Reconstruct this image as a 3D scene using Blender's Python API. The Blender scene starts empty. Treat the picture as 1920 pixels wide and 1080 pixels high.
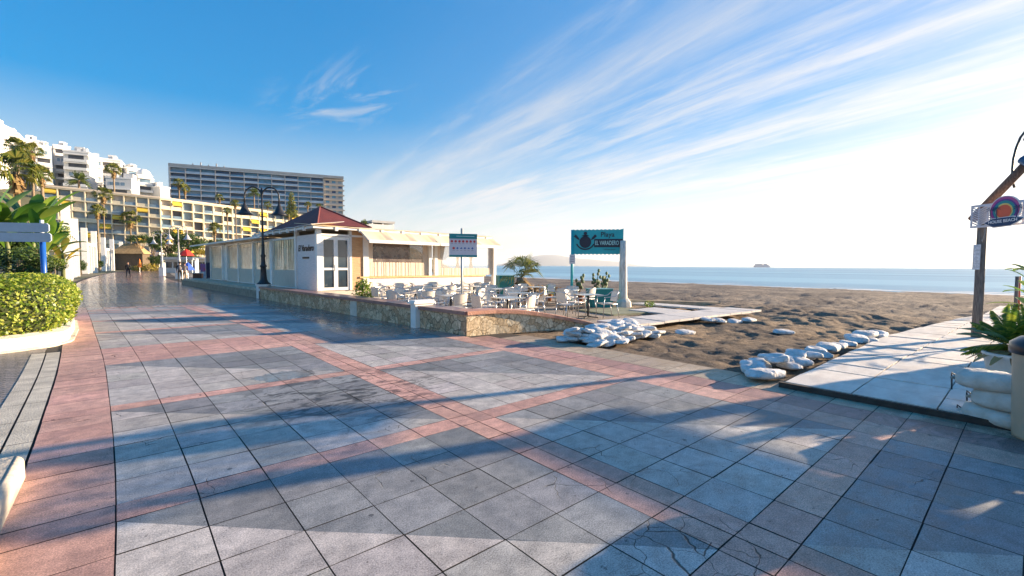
import bpy, math, random
from mathutils import Vector, Matrix, noise
R_ = random.Random(7)
rad = math.radians
scene = bpy.context.scene
col = scene.collection
# ------------------------------------------------------------------ camera
FPX, YAW, ROLL, CH = 843.0, rad(40.8), rad(0.33), 1.6
PITCH = math.atan((498 - 540) / FPX)
cF = Vector((math.sin(YAW) * math.cos(PITCH), math.cos(YAW) * math.cos(PITCH), math.sin(PITCH)))
cR0 = Vector((math.cos(YAW), -math.sin(YAW), 0))
cU0 = cR0.cross(cF)
cR = cR0 * math.cos(ROLL) + cU0 * math.sin(ROLL)
cU = cR.cross(cF)
cC = Vector((0, 0, CH))
camd = bpy.data.cameras.new('camera')
cam = bpy.data.objects.new('camera', camd); col.objects.link(cam)
camd.sensor_width = 36; camd.lens = FPX / 1920 * 36; camd.clip_end = 60000; camd.clip_start = 0.05
cam.matrix_world = Matrix(((cR.x, cU.x, -cF.x, 0), (cR.y, cU.y, -cF.y, 0), (cR.z, cU.z, -cF.z, CH), (0, 0, 0, 1)))
scene.camera = cam
# measuring helpers: where a sight line meets a level, or lies at a depth
def ray(px, py): return cF * FPX + cR * (px - 960) + cU * (540 - py)
def G(px, py, z=0.0):
    d = ray(px, py); return cC + d * ((z - CH) / d.z)
def at(px, py, dist): return cC + ray(px, py) * (dist / FPX)
# ------------------------------------------------------------------ sun, sky, exposure
SUN_AZ, SUN_EL = rad(108.5), rad(11.5)
sund = bpy.data.lights.new('sun', 'SUN'); sun = bpy.data.objects.new('sun', sund); col.objects.link(sun)
sund.energy = 5.0; sund.angle = rad(0.55); sund.color = (1.0, 0.77, 0.52)
sdir = Vector((math.sin(SUN_AZ) * math.cos(SUN_EL), math.cos(SUN_AZ) * math.cos(SUN_EL), math.sin(SUN_EL)))
sun.rotation_euler = sdir.to_track_quat('Z', 'Y').to_euler(); sun.location = (20, -10, 30)
scene.view_settings.view_transform = 'Standard'; scene.view_settings.look = 'None'
scene.view_settings.exposure = 1.75; scene.view_settings.gamma = 1.0
W = bpy.data.worlds.new('World'); scene.world = W; W.use_nodes = True
def sky():
    nt = W.node_tree; n = nt.nodes; l = nt.links; n.clear()
    out = n.new('ShaderNodeOutputWorld'); bg = n.new('ShaderNodeBackground')
    s = n.new('ShaderNodeTexSky'); s.sky_type = 'NISHITA'; s.sun_disc = False
    s.sun_elevation = SUN_EL; s.sun_rotation = SUN_AZ; s.air_density = 1.0; s.dust_density = 0.5; s.ozone_density = 2.5
    hs = n.new('ShaderNodeHueSaturation'); hs.inputs['Hue'].default_value = 0.512; hs.inputs['Saturation'].default_value = 2.6; hs.inputs['Value'].default_value = 1.62
    gm = n.new('ShaderNodeGamma'); gm.inputs['Gamma'].default_value = 0.46; l.new(s.outputs[0], gm.inputs[0]); l.new(gm.outputs[0], hs.inputs['Color'])
    tc = n.new('ShaderNodeTexCoord'); sep = n.new('ShaderNodeSeparateXYZ'); l.new(tc.outputs['Generated'], sep.inputs[0])
    def m(op, a, b=None, c=None, clamp=False):
        q = n.new('ShaderNodeMath'); q.operation = op; q.use_clamp = clamp
        for i, v in enumerate((a, b, c)):
            if v is None: continue
            if isinstance(v, (int, float)): q.inputs[i].default_value = v
            else: l.new(v, q.inputs[i])
        return q.outputs[0]
    def sm(v, lo, hi):
        q = n.new('ShaderNodeMapRange'); q.interpolation_type = 'SMOOTHSTEP'
        q.inputs['From Min'].default_value = lo; q.inputs['From Max'].default_value = hi
        l.new(v, q.inputs['Value']); return q.outputs[0]
    sq = n.new('ShaderNodeMapRange'); sq.interpolation_type = 'SMOOTHSTEP'; sq.inputs['From Min'].default_value = 0.0; sq.inputs['From Max'].default_value = 0.34; sq.inputs['To Min'].default_value = 0.9; sq.inputs['To Max'].default_value = 2.75; l.new(sep.outputs['Z'], sq.inputs['Value']); l.new(sq.outputs[0], hs.inputs['Saturation'])
    z = m('MAXIMUM', sep.outputs['Z'], 0.02)
    zz = m('ADD', z, 0.035)
    x = m('DIVIDE', sep.outputs['X'], zz); y = m('DIVIDE', sep.outputs['Y'], zz)
    A = rad(10)                                   # the streaks run along this bearing
    along = m('ADD', m('MULTIPLY', x, math.sin(A)), m('MULTIPLY', y, math.cos(A)))
    across = m('SUBTRACT', m('MULTIPLY', x, math.cos(A)), m('MULTIPLY', y, math.sin(A)))
    def streak(sa, sc, detail, rough, dist, off=0.0):
        cb = n.new('ShaderNodeCombineXYZ'); l.new(m('MULTIPLY', along, sa), cb.inputs[0]); l.new(m('MULTIPLY', across, sc), cb.inputs[1]); cb.inputs[2].default_value = off
        t = n.new('ShaderNodeTexNoise'); t.inputs['Scale'].default_value = 1; t.inputs['Detail'].default_value = detail
        t.inputs['Roughness'].default_value = rough; t.inputs['Distortion'].default_value = dist; l.new(cb.outputs[0], t.inputs['Vector']); return t.outputs[0]
    big = streak(0.16, 0.55, 3, 0.5, 0.3, 1.7)
    fine = streak(0.40, 2.2, 7, 0.62, 0.6, 4.1)
    vfine = streak(1.3, 8.0, 6, 0.68, 0.9, 8.3)
    aw = m('ADD', across, m('MULTIPLY', m('SUBTRACT', big, 0.5), 0.55))
    def bump(c, w):
        q = m('DIVIDE', m('SUBTRACT', aw, c), w); return m('POWER', 2.718, m('MULTIPLY', m('MULTIPLY', q, q), -1.0))
    wood = m('ADD', m('MULTIPLY', fine, 0.7), m('MULTIPLY', vfine, 0.3))
    den = m('MULTIPLY', bump(1.55, 0.24), sm(wood, 0.25, 0.66))                       # the long bright streak
    den = m('ADD', m('MULTIPLY', den, 0.62), m('MULTIPLY', m('MULTIPLY', bump(1.12, 0.08), sm(wood, 0.38, 0.62)), 0.28))
    broad = m('MULTIPLY', sm(aw, 1.25, 2.3), sm(wood, 0.36, 0.66))
    den = m('MAXIMUM', den, m('MULTIPLY', broad, 0.80))
    den = m('ADD', den, m('MULTIPLY', sm(aw, 0.2, 1.6), m('ADD', 0.10, m('MULTIPLY', sm(wood, 0.45, 0.72), 0.12))))
    # small feathery wisps high on the landward side
    cb = n.new('ShaderNodeCombineXYZ'); l.new(m('ADD', x, m('MULTIPLY', y, 0.35)), cb.inputs[0]); l.new(m('MULTIPLY', m('SUBTRACT', y, m('MULTIPLY', x, 0.6)), 0.32), cb.inputs[1])
    t = n.new('ShaderNodeTexNoise'); t.inputs['Scale'].default_value = 2.4; t.inputs['Detail'].default_value = 8; t.inputs['Roughness'].default_value = 0.66; t.inputs['Distortion'].default_value = 1.6
    l.new(cb.outputs[0], t.inputs['Vector'])
    gx = m('DIVIDE', m('SUBTRACT', x, 0.93), 0.42); gy = m('DIVIDE', m('SUBTRACT', y, 2.6), 0.85)
    blob = sm(m('ADD', m('MULTIPLY', gx, gx), m('MULTIPLY', gy, gy)), 1.0, 0.0)
    wis = m('MULTIPLY', m('MULTIPLY', sm(t.outputs[0], 0.44, 0.80), blob), 0.75)
    den = m('MAXIMUM', den, wis)
    den = m('MAXIMUM', den, m('MULTIPLY', sm(sep.outputs['Z'], 0.30, 0.0), 0.22))
    low = sm(sep.outputs['Z'], 0.0, 0.16)
    den = m('MULTIPLY', den, m('ADD', 0.75, m('MULTIPLY', low, 0.25)), clamp=True)
    mix = n.new('ShaderNodeMixRGB'); l.new(den, mix.inputs['Fac']); l.new(hs.outputs[0], mix.inputs['Color1']); 
    # clouds take the brightness of the sky round them, whitened
    bw = n.new('ShaderNodeRGBToBW'); l.new(gm.outputs[0], bw.inputs[0])
    lum = m('ADD', m('MULTIPLY', bw.outputs[0], 1.0), 1.3)
    cc = n.new('ShaderNodeCombineXYZ'); l.new(m('MULTIPLY', lum, 0.97), cc.inputs[0]); l.new(lum, cc.inputs[1]); l.new(m('MULTIPLY', lum, 1.05), cc.inputs[2])
    l.new(cc.outputs[0], mix.inputs['Color2'])
    l.new(mix.outputs[0], bg.inputs['Color']); bg.inputs['Strength'].default_value = 0.087
    l.new(bg.outputs[0], out.inputs['Surface'])
sky()

# ------------------------------------------------------------------ mesh builder
class MB:
    def __init__(s): s.v = []; s.f = []; s.m = []; s.c = None
    def add(s, vs, fs, m=0):
        b = len(s.v); s.v += [tuple(v) for v in vs]; s.f += [tuple(i + b for i in f) for f in fs]; s.m += [m] * len(fs); return s
    def box(s, c, d, rz=0.0, m=0, rot=None):
        hx, hy, hz = d[0] / 2, d[1] / 2, d[2] / 2
        Rm = rot if rot is not None else Matrix.Rotation(rz, 3, 'Z')
        vs = [Vector(c) + Rm @ Vector((x, y, z)) for x in (-hx, hx) for y in (-hy, hy) for z in (-hz, hz)]
        return s.add(vs, [(0, 1, 3, 2), (4, 6, 7, 5), (0, 4, 5, 1), (2, 3, 7, 6), (0, 2, 6, 4), (1, 5, 7, 3)], m)
    def bbox(s, x0, x1, y0, y1, z0, z1, m=0): return s.box(((x0 + x1) / 2, (y0 + y1) / 2, (z0 + z1) / 2), (x1 - x0, y1 - y0, z1 - z0), 0, m)
    def bar(s, a, b, w, h=None, m=0, up=(0, 0, 1)):
        h = h or w; a = Vector(a); b = Vector(b); d = b - a; L = d.length
        if L < 1e-6: return s
        d.normalize(); u = Vector(up)
        if abs(d.dot(u)) > 0.99: u = Vector((0, 1, 0))
        x = u.cross(d).normalized(); z = d.cross(x)
        Rm = Matrix((x, d, z)).transposed()
        return s.box((a + b) / 2, (w, L, h), 0, m, Rm)
    def tube(s, pts, r, n=8, m=0, cap=True):
        pts = [Vector(p) for p in pts]; k = len(pts)
        if not hasattr(r, '__len__'): r = [r] * k
        vs = []; px = None
        for i, p in enumerate(pts):
            d = (pts[min(i + 1, k - 1)] - pts[max(i - 1, 0)]).normalized()
            if px is None:
                u = Vector((0, 0, 1)) if abs(d.z) < 0.9 else Vector((1, 0, 0)); px = u.cross(d).normalized()
            px = (px - d * px.dot(d)).normalized(); py = d.cross(px)
            for j in range(n):
                a = 2 * math.pi * j / n; vs.append(p + (px * math.cos(a) + py * math.sin(a)) * r[i])
        fs = [(i * n + j, i * n + (j + 1) % n, (i + 1) * n + (j + 1) % n, (i + 1) * n + j) for i in range(k - 1) for j in range(n)]
        if cap: fs += [tuple(range(n))[::-1], tuple((k - 1) * n + j for j in range(n))]
        return s.add(vs, fs, m)
    def lathe(s, prof, n=16, c=(0, 0, 0), m=0, cap=True):
        vs = [(c[0] + r * math.cos(2 * math.pi * j / n), c[1] + r * math.sin(2 * math.pi * j / n), c[2] + z) for r, z in prof for j in range(n)]
        k = len(prof)
        fs = [(i * n + j, i * n + (j + 1) % n, (i + 1) * n + (j + 1) % n, (i + 1) * n + j) for i in range(k - 1) for j in range(n)]
        if cap: fs += [tuple(range(n))[::-1], tuple((k - 1) * n + j for j in range(n))]
        return s.add(vs, fs, m)
    def prism(s, poly, t0, t1, m=0, fr=None):
        """poly in a plane (a,b); extruded along the third axis; fr maps (a,b,t) to xyz"""
        fr = fr or (lambda a, b, t: (a, b, t)); n = len(poly)
        vs = [fr(a, b, t0) for a, b in poly] + [fr(a, b, t1) for a, b in poly]
        fs = [tuple(range(n))[::-1], tuple(range(n, 2 * n))] + [(i, (i + 1) % n, n + (i + 1) % n, n + i) for i in range(n)]
        return s.add(vs, fs, m)
    def ball(s, c, r, n=12, k=8, m=0, jit=0, rnd=None):
        c = Vector(c); r = r if hasattr(r, '__len__') else (r, r, r)
        prof = [(math.sin(math.pi * i / k), -math.cos(math.pi * i / k)) for i in range(k + 1)]
        vs = [(c.x + r[0] * a * math.cos(2 * math.pi * j / n), c.y + r[1] * a * math.sin(2 * math.pi * j / n), c.z + r[2] * b) for a, b in prof for j in range(n)]
        fs = [(i * n + j, i * n + (j + 1) % n, (i + 1) * n + (j + 1) % n, (i + 1) * n + j) for i in range(k) for j in range(n)]
        return s.add(vs, fs, m)
    def mesh(s, name, mats, smooth=False):
        me = bpy.data.meshes.new(name); me.from_pydata(s.v, [], s.f)
        for q in (mats if isinstance(mats, (list, tuple)) else [mats]): me.materials.append(q)
        if len(set(s.m)) > 1: me.polygons.foreach_set('material_index', s.m)
        if smooth: me.polygons.foreach_set('use_smooth', [True] * len(s.f))
        if s.c:
            ca = me.color_attributes.new('Col', 'FLOAT_COLOR', 'CORNER')
            buf = []
            for f, c in zip(s.f, s.c): buf += [c[0], c[1], c[2], 1.0] * len(f)
            ca.data.foreach_set('color', buf)
        me.update(); return me
    def build(s, name, mats, parent=None, smooth=False, loc=None):
        return link(name, s.mesh(name, mats, smooth), parent, loc)
def link(name, me, parent=None, loc=None):
    o = bpy.data.objects.new(name, me); col.objects.link(o)
    if parent is not None: o.parent = parent
    if loc is not None: o.location = loc
    return o
def tag(o, label=None, cat=None, group=None, kind=None):
    for k, v in (('label', label), ('category', cat), ('group', group), ('kind', kind)):
        if v: o[k] = v
    return o
def thing(name, loc, rz=0.0, label=None, cat=None, group=None):
    o = bpy.data.objects.new(name, None); col.objects.link(o); o.location = loc; o.rotation_euler = (0, 0, rz); o.empty_display_size = 0.1
    return tag(o, label, cat, group)
def dup(root, loc, rz=0.0, label=None, group=None, scale=None):
    def cp(o, par):
        c = o.copy(); col.objects.link(c); c.parent = par
        for ch in [q for q in bpy.data.objects if q.parent == o and q != c]: cp(ch, c)
        return c
    r = cp(root, None); r.location = loc; r.rotation_euler = (0, 0, rz)
    if label: r['label'] = label
    if group: r['group'] = group
    if scale: r.scale = (scale,) * 3 if not hasattr(scale, '__len__') else scale
    return r
def struct(name, mb, mat, smooth=False): return tag(mb.build(name, mat, None, smooth), kind='structure')
def lettering(name, txt, size, mat, parent, M, ext=0.004, align='CENTER', sx=1.0, shear=0.0, off=0.0):
    cu = bpy.data.curves.new('t', 'FONT'); cu.body = txt; cu.size = size; cu.extrude = ext; cu.align_x = align; cu.align_y = 'CENTER'; cu.resolution_u = 3; cu.shear = shear; cu.offset = off
    ob = bpy.data.objects.new('t', cu); col.objects.link(ob); bpy.context.view_layer.update()
    me = bpy.data.meshes.new_from_object(ob.evaluated_get(bpy.context.evaluated_depsgraph_get()))
    bpy.data.objects.remove(ob); me.transform(Matrix.Diagonal((sx, 1, 1, 1))); me.transform(M); me.materials.clear(); me.materials.append(mat)
    me.name = name
    return link(name, me, parent)

# ------------------------------------------------------------------ materials
MATS = {}
def pm(name, c, rough=0.6, var=0.12, scale=4.0, bump=0.0, bscale=30.0, metal=0.0, c2=None, spec=0.5, trans=0.0, alpha=1.0, coords='Object', stretch=None):
    if name in MATS: return MATS[name]
    m = bpy.data.materials.new(name); m.use_nodes = True; nt = m.node_tree; n = nt.nodes; l = nt.links
    p = n['Principled BSDF']; p.inputs['Roughness'].default_value = rough; p.inputs['Metallic'].default_value = metal
    p.inputs['Specular IOR Level'].default_value = spec
    tc = n.new('ShaderNodeTexCoord'); mp = n.new('ShaderNodeMapping'); l.new(tc.outputs[coords], mp.inputs[0])
    if stretch: mp.inputs['Scale'].default_value = stretch
    t = n.new('ShaderNodeTexNoise'); t.inputs['Scale'].default_value = scale; t.inputs['Detail'].default_value = 5; t.inputs['Roughness'].default_value = 0.6
    l.new(mp.outputs[0], t.inputs['Vector'])
    r = n.new('ShaderNodeValToRGB'); l.new(t.outputs[0], r.inputs[0])
    a = [max(0, q * (1 - var)) for q in c]; b = [min(1, q * (1 + var)) for q in c] if c2 is None else list(c2)
    if c2 is not None: a = list(c)
    r.color_ramp.elements[0].color = (*a, 1); r.color_ramp.elements[0].position = 0.35
    r.color_ramp.elements[1].color = (*b, 1); r.color_ramp.elements[1].position = 0.65
    l.new(r.outputs[0], p.inputs['Base Color'])
    if bump:
        t2 = n.new('ShaderNodeTexNoise'); t2.inputs['Scale'].default_value = bscale; t2.inputs['Detail'].default_value = 4; l.new(mp.outputs[0], t2.inputs['Vector'])
        bp = n.new('ShaderNodeBump'); bp.inputs['Strength'].default_value = bump; bp.inputs['Distance'].default_value = 0.02
        l.new(t2.outputs[0], bp.inputs['Height']); l.new(bp.outputs[0], p.inputs['Normal'])
    if trans:
        p.inputs['Transmission Weight'].default_value = trans
    if alpha < 1: p.inputs['Alpha'].default_value = alpha
    MATS[name] = m; return m
def leafmat(name, cols, rough=0.5, tr=0.35):
    if name in MATS: return MATS[name]
    m = bpy.data.materials.new(name); m.use_nodes = True; nt = m.node_tree; n = nt.nodes; l = nt.links
    p = n['Principled BSDF']; p.inputs['Roughness'].default_value = rough
    g = n.new('ShaderNodeNewGeometry'); r = n.new('ShaderNodeValToRGB'); l.new(g.outputs['Random Per Island'], r.inputs[0])
    e = r.color_ramp.elements
    while len(e) < len(cols): e.new(0.5)
    for i, c in enumerate(cols): e[i].position = i / (len(cols) - 1); e[i].color = (*c, 1)
    l.new(r.outputs[0], p.inputs['Base Color'])
    t = n.new('ShaderNodeBsdfTranslucent'); l.new(r.outputs[0], t.inputs[0]); mx = n.new('ShaderNodeMixShader'); mx.inputs[0].default_value = tr
    l.new(p.outputs[0], mx.inputs[1]); l.new(t.outputs[0], mx.inputs[2]); l.new(mx.outputs[0], n['Material Output'].inputs[0])
    MATS[name] = m; return m
white = pm('white_paint', (0.80, 0.79, 0.76), 0.5, 0.06, 3)
whitewall = pm('white_render', (0.60, 0.60, 0.59), 0.8, 0.06, 0.4)
cream = pm('cream_render', (0.72, 0.64, 0.47), 0.8, 0.07, 0.3)
steel = pm('brushed_aluminium', (0.62, 0.62, 0.62), 0.28, 0.08, 20, metal=0.9)
darkiron = pm('dark_iron', (0.025, 0.025, 0.028), 0.4, 0.3, 8, 0.1, 40)
glass = pm('window_glass', (0.03, 0.05, 0.07), 0.06, 0.3, 0.6, spec=0.8)
bark = pm('palm_bark', (0.16, 0.11, 0.07), 0.9, 0.35, 6, 0.9, 25, c2=(0.30, 0.23, 0.15))
woodm = pm('weathered_wood', (0.12, 0.10, 0.09), 0.85, 0.3, 9, 0.7, 40, c2=(0.27, 0.23, 0.20), stretch=(6, 6, 0.7))

# ------------------------------------------------------------------ setting: promenade
def warp(y):
    K = [(-50, 0), (3.5, 0), (5.2, -.03), (7, -.09), (9.3, -.18), (11.65, -.31), (14, -.46), (17.3, -.66), (28, -1.36), (40, -1.95), (55, -2.3), (78, -1.9), (100, -0.9), (126, 0.8), (175, 4.0), (260, 10)]
    for i in range(len(K) - 1):
        (a, p), (b, q) = K[i], K[i + 1]
        if y <= b:
            t = (y - a) / (b - a); h = b - a
            m0 = (q - K[i - 1][1]) / (b - K[i - 1][0]) if i else 0; m1 = (K[i + 2][1] - p) / (K[i + 2][0] - a) if i + 2 < len(K) else (q - p) / h
            return (2 * t**3 - 3 * t * t + 1) * p + (t**3 - 2 * t * t + t) * h * m0 + (3 * t * t - 2 * t**3) * q + (t**3 - t * t) * h * m1
    return K[-1][1]
def wx(x, y):
    q = min(1, max(0, x / 2.9)); q = q * q * (3 - 2 * q); t = min(1, max(0, (y - 11) / 9)); t = t * t * (3 - 2 * t)
    return x + warp(y) * (1 - .75 * q * (1 - t))
def attr_mat(name, wet=True, rough=0.62):
    m = bpy.data.materials.new(name); m.use_nodes = True; nt = m.node_tree; n = nt.nodes; l = nt.links; p = n['Principled BSDF']
    def new(k, **kw):
        q = n.new(k)
        for a, v in kw.items():
            if a in q.inputs: q.inputs[a].default_value = v
        return q
    def mm(op, a, b, clamp=False):
        q = n.new('ShaderNodeMath'); q.operation = op; q.use_clamp = clamp
        for i, v in enumerate((a, b)):
            if isinstance(v, (int, float)): q.inputs[i].default_value = v
            else: l.new(v, q.inputs[i])
        return q.outputs[0]
    def sm(v, lo, hi, a=0.0, b=1.0):
        q = n.new('ShaderNodeMapRange'); q.interpolation_type = 'SMOOTHSTEP'
        q.inputs['From Min'].default_value = lo; q.inputs['From Max'].default_value = hi; q.inputs['To Min'].default_value = a; q.inputs['To Max'].default_value = b
        l.new(v, q.inputs['Value']); return q.outputs[0]
    at_ = n.new('ShaderNodeAttribute'); at_.attribute_name = 'Col'
    tc = n.new('ShaderNodeTexCoord'); P = tc.outputs['Object']; sp = n.new('ShaderNodeSeparateXYZ'); l.new(P, sp.inputs[0]); X, Y = sp.outputs[0], sp.outputs[1]
    def noi(scale, det=5, ro=0.6, dist=0.0, st=None):
        t = new('ShaderNodeTexNoise', Scale=scale, Detail=det, Roughness=ro, Distortion=dist)
        if st:
            mp = n.new('ShaderNodeMapping'); mp.inputs['Scale'].default_value = st; l.new(P, mp.inputs[0]); l.new(mp.outputs[0], t.inputs['Vector'])
        else: l.new(P, t.inputs['Vector'])
        return t.outputs[0]
    grain = noi(110, 4, 0.75); mott = noi(7, 6, 0.65); big = noi(0.9, 4, 0.6); stain = noi(2.3, 7, 0.7, 1.2, (1, 1.8, 1))
    # brightness factor: grain, mottling and worn patches
    f = mm('ADD', sm(grain, 0.32, 0.68, 0.58, 1.42), sm(mott, 0.3, 0.7, -0.22, 0.20))
    f = mm('MULTIPLY', f, sm(big, 0.3, 0.7, 0.88, 1.12))
    # dirt patches (own shape), strongest in the middle of the crossing
    dx = mm('DIVIDE', mm('SUBTRACT', X, 2.1), 1.7); dy = mm('DIVIDE', mm('SUBTRACT', Y, 5.6), 1.5)
    rr = mm('ADD', mm('MULTIPLY', dx, dx), mm('MULTIPLY', dy, dy)); zone = sm(rr, 1.0, 0.0)
    dirt = mm('MULTIPLY', sm(stain, 0.49, 0.58), mm('ADD', mm('MULTIPLY', zone, 0.75), 0.16), True)
    f = mm('MULTIPLY', f, mm('SUBTRACT', 1.0, mm('MULTIPLY', dirt, 0.8)))
    gm_ = n.new('ShaderNodeTexVoronoi'); gm_.inputs['Scale'].default_value = 2.3; l.new(P, gm_.inputs['Vector']); gum = mm('MULTIPLY', sm(gm_.outputs['Distance'], 0.050, 0.035), 0.55)
    spk = mm('MULTIPLY', sm(noi(13, 4, 0.6), 0.66, 0.70), sm(big, 0.42, 0.58, 0.1, 0.75))
    f = mm('MULTIPLY', f, mm('SUBTRACT', 1.0, mm('MAXIMUM', gum, spk)))
    # cracks: voronoi edges, only on some tiles
    vo = n.new('ShaderNodeTexVoronoi'); vo.feature = 'DISTANCE_TO_EDGE'; vo.inputs['Scale'].default_value = 3.4
    wv = n.new('ShaderNodeTexNoise'); wv.inputs['Scale'].default_value = 5; l.new(P, wv.inputs['Vector'])
    av = n.new('ShaderNodeVectorMath'); av.operation = 'MULTIPLY_ADD'; av.inputs[1].default_value = (0.16, 0.16, 0); l.new(wv.outputs['Color'], av.inputs[0]); l.new(P, av.inputs[2])
    l.new(av.outputs[0], vo.inputs['Vector'])
    cm = sm(noi(0.75, 2, 0.5, 0.0, (1, 1, 1)), 0.56, 0.60)
    dx = mm('DIVIDE', mm('SUBTRACT', X, 2.15), 0.75); dy = mm('DIVIDE', mm('SUBTRACT', Y, 1.15), 0.45)
    cz = sm(mm('ADD', mm('MULTIPLY', dx, dx), mm('MULTIPLY', dy, dy)), 1.0, 0.6)
    cm = mm('MAXIMUM', mm('MULTIPLY', cm, sm(noi(3, 2), 0.46, 0.54)), cz)
    crack = mm('MULTIPLY', sm(vo.outputs['Distance'], 0.010, 0.003), cm)
    f = mm('MULTIPLY', f, mm('SUBTRACT', 1.0, mm('MULTIPLY', crack, 0.85)))
    # wet film: by the wall and on the far promenade, plus a puddle
    wn = noi(0.5, 5, 0.65, 0.6); wn2 = noi(1.4, 5, 0.6, 0.5, (1, 0.35, 1))
    w1 = mm('MULTIPLY', sm(X, 2.2, 4.6), sm(Y, 7.6, 10.0))
    w2 = sm(Y, 12.5, 24.0)
    w = mm('ADD', mm('MAXIMUM', mm('MULTIPLY', w1, 0.62), mm('MULTIPLY', w2, 0.66)), mm('MULTIPLY', mm('SUBTRACT', wn2, 0.5), 0.75))
    wetm = mm('MULTIPLY', sm(w, 0.22, 0.62), mm('MAXIMUM', w1, w2))
    dx = mm('DIVIDE', mm('SUBTRACT', X, 1.72), 0.42); dy = mm('DIVIDE', mm('SUBTRACT', Y, 6.98), 0.30)
    pu = sm(mm('ADD', mm('ADD', mm('MULTIPLY', dx, dx), mm('MULTIPLY', dy, dy)), mm('MULTIPLY', mm('SUBTRACT', mott, 0.5), 2.2)), 1.0, 0.8)
    wetm = mm('MAXIMUM', wetm, pu)
    # damp sandy patch by the boardwalk
    wetd = mm('MULTIPLY', mm('MULTIPLY', sm(X, 5.6, 6.2), sm(Y, 1.5, 0.6)), sm(stain, 0.40, 0.56))
    f = mm('MULTIPLY', f, mm('SUBTRACT', 1.0, mm('MULTIPLY', wetm, 0.33)))
    f = mm('MULTIPLY', f, mm('SUBTRACT', 1.0, mm('MULTIPLY', wetd, 0.45)))
    vm = n.new('ShaderNodeVectorMath'); vm.operation = 'SCALE'; l.new(at_.outputs['Color'], vm.inputs[0]); l.new(f, vm.inputs['Scale'])
    sx = n.new('ShaderNodeMixRGB'); l.new(vm.outputs[0], sx.inputs[1]); sx.inputs[2].default_value = (0.36, 0.27, 0.18, 1)
    spill = mm('MULTIPLY', sm(mm('ADD', X, mm('MULTIPLY', mm('SUBTRACT', stain, 0.5), 2.6)), 6.55, 6.95), sm(mm('ADD', grain, mott), 0.72, 1.0, 0.35, 1.0)); spill = mm('MULTIPLY', spill, sm(Y, 9.2, 8.2), True)
    l.new(spill, sx.inputs[0]); l.new(sx.outputs[0], p.inputs['Base Color'])
    rg = mm('SUBTRACT', sm(mott, 0.3, 0.7, 0.52, 0.70), mm('MULTIPLY', wetm, 0.42)); rg = mm('SUBTRACT', rg, mm('MULTIPLY', pu, 0.08), True)
    l.new(rg, p.inputs['Roughness'])
    h = mm('ADD', mm('MULTIPLY', grain, 0.25), mm('MULTIPLY', mott, 0.35)); h = mm('SUBTRACT', h, mm('MULTIPLY', crack, 1.2)); 
    bp = n.new('ShaderNodeBump'); bp.inputs['Distance'].default_value = 0.006; l.new(h, bp.inputs['Height']); l.new(mm('SUBTRACT', 0.75, mm('MULTIPLY', wetm, 0.66)), bp.inputs['Strength'])
    l.new(bp.outputs[0], p.inputs['Normal'])
    return m
tilemat = attr_mat('paving_stone')
PINK, GL, GD, MAUVE, SANDY = (0.56, 0.32, 0.255), (0.45, 0.41, 0.375), (0.24, 0.24, 0.24), (0.40, 0.225, 0.195), (0.42, 0.33, 0.24)
xs = [-0.60, -0.08, 0.35, 0.78, 1.215, 1.645, 2.075, 2.505, 2.71, 2.92, 3.34, 3.755, 4.165, 4.575, 4.985, 5.39, 5.82, 6.27, 7.02]
ys = []          # (y0, y1, kind, cell origin y, cell height)
bands = [(-7.9, -6.05, 3), (-4.9, -4.62, 1), (-2.0, -1.72, 1), (0.81, 1.10, 1), (3.65, 3.91, 1), (6.45, 6.70, 1), (9.45, 11.30, 3), (13.85, 14.12, 1), (16.65, 16.92, 1), (19.45, 19.72, 1), (22.5, 24.3, 3)]
while bands[-1][1] < 200:
    b0 = bands[-1][1]; bands += [(b0 + 2.55, b0 + 2.82, 1), (b0 + 5.35, b0 + 5.62, 1), (b0 + 8.15, b0 + 8.42, 1), (b0 + 11.2, b0 + 13.0, 3)]
rows = []
for i, (a, b, n_) in enumerate(bands):
    for q in range(n_): rows.append((a + (b - a) * q / n_, a + (b - a) * (q + 1) / n_, 'band', 0, 0))
    if i + 1 < len(bands):
        c = bands[i + 1][0]
        if c - b > 0.2:
            for q in range(6): rows.append((b + (c - b) * q / 6, b + (c - b) * (q + 1) / 6, 'cell', b, c - b))
rows = [r for r in rows if -7.5 < r[0] < 200]
pav = MB(); pav.c = []
rt = random.Random(3)
def tile(poly, colr):
    k = 1 + rt.uniform(-0.15, 0.15); t = [c * k * (1 + rt.uniform(-0.02, 0.02)) for c in colr]
    b = len(pav.v); tilt = rt.uniform(-.0012, .0012); tx = rt.uniform(-.0012, .0012); cx = sum(p[0] for p in poly) / len(poly); cy = sum(p[1] for p in poly) / len(poly)
    for (x, y) in poly: pav.v.append((wx(x, y), y, 0.0 + tilt * (1 if x > cx else -1) + tx * (1 if y > cy else -1)))
    pav.f.append(tuple(range(b, b + len(poly)))); pav.m.append(0); pav.c.append(t)
def xmax_at(y):
    return 7.02 if y < 7.6 else (6.27 if y < 8.2 else 5.9)
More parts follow.
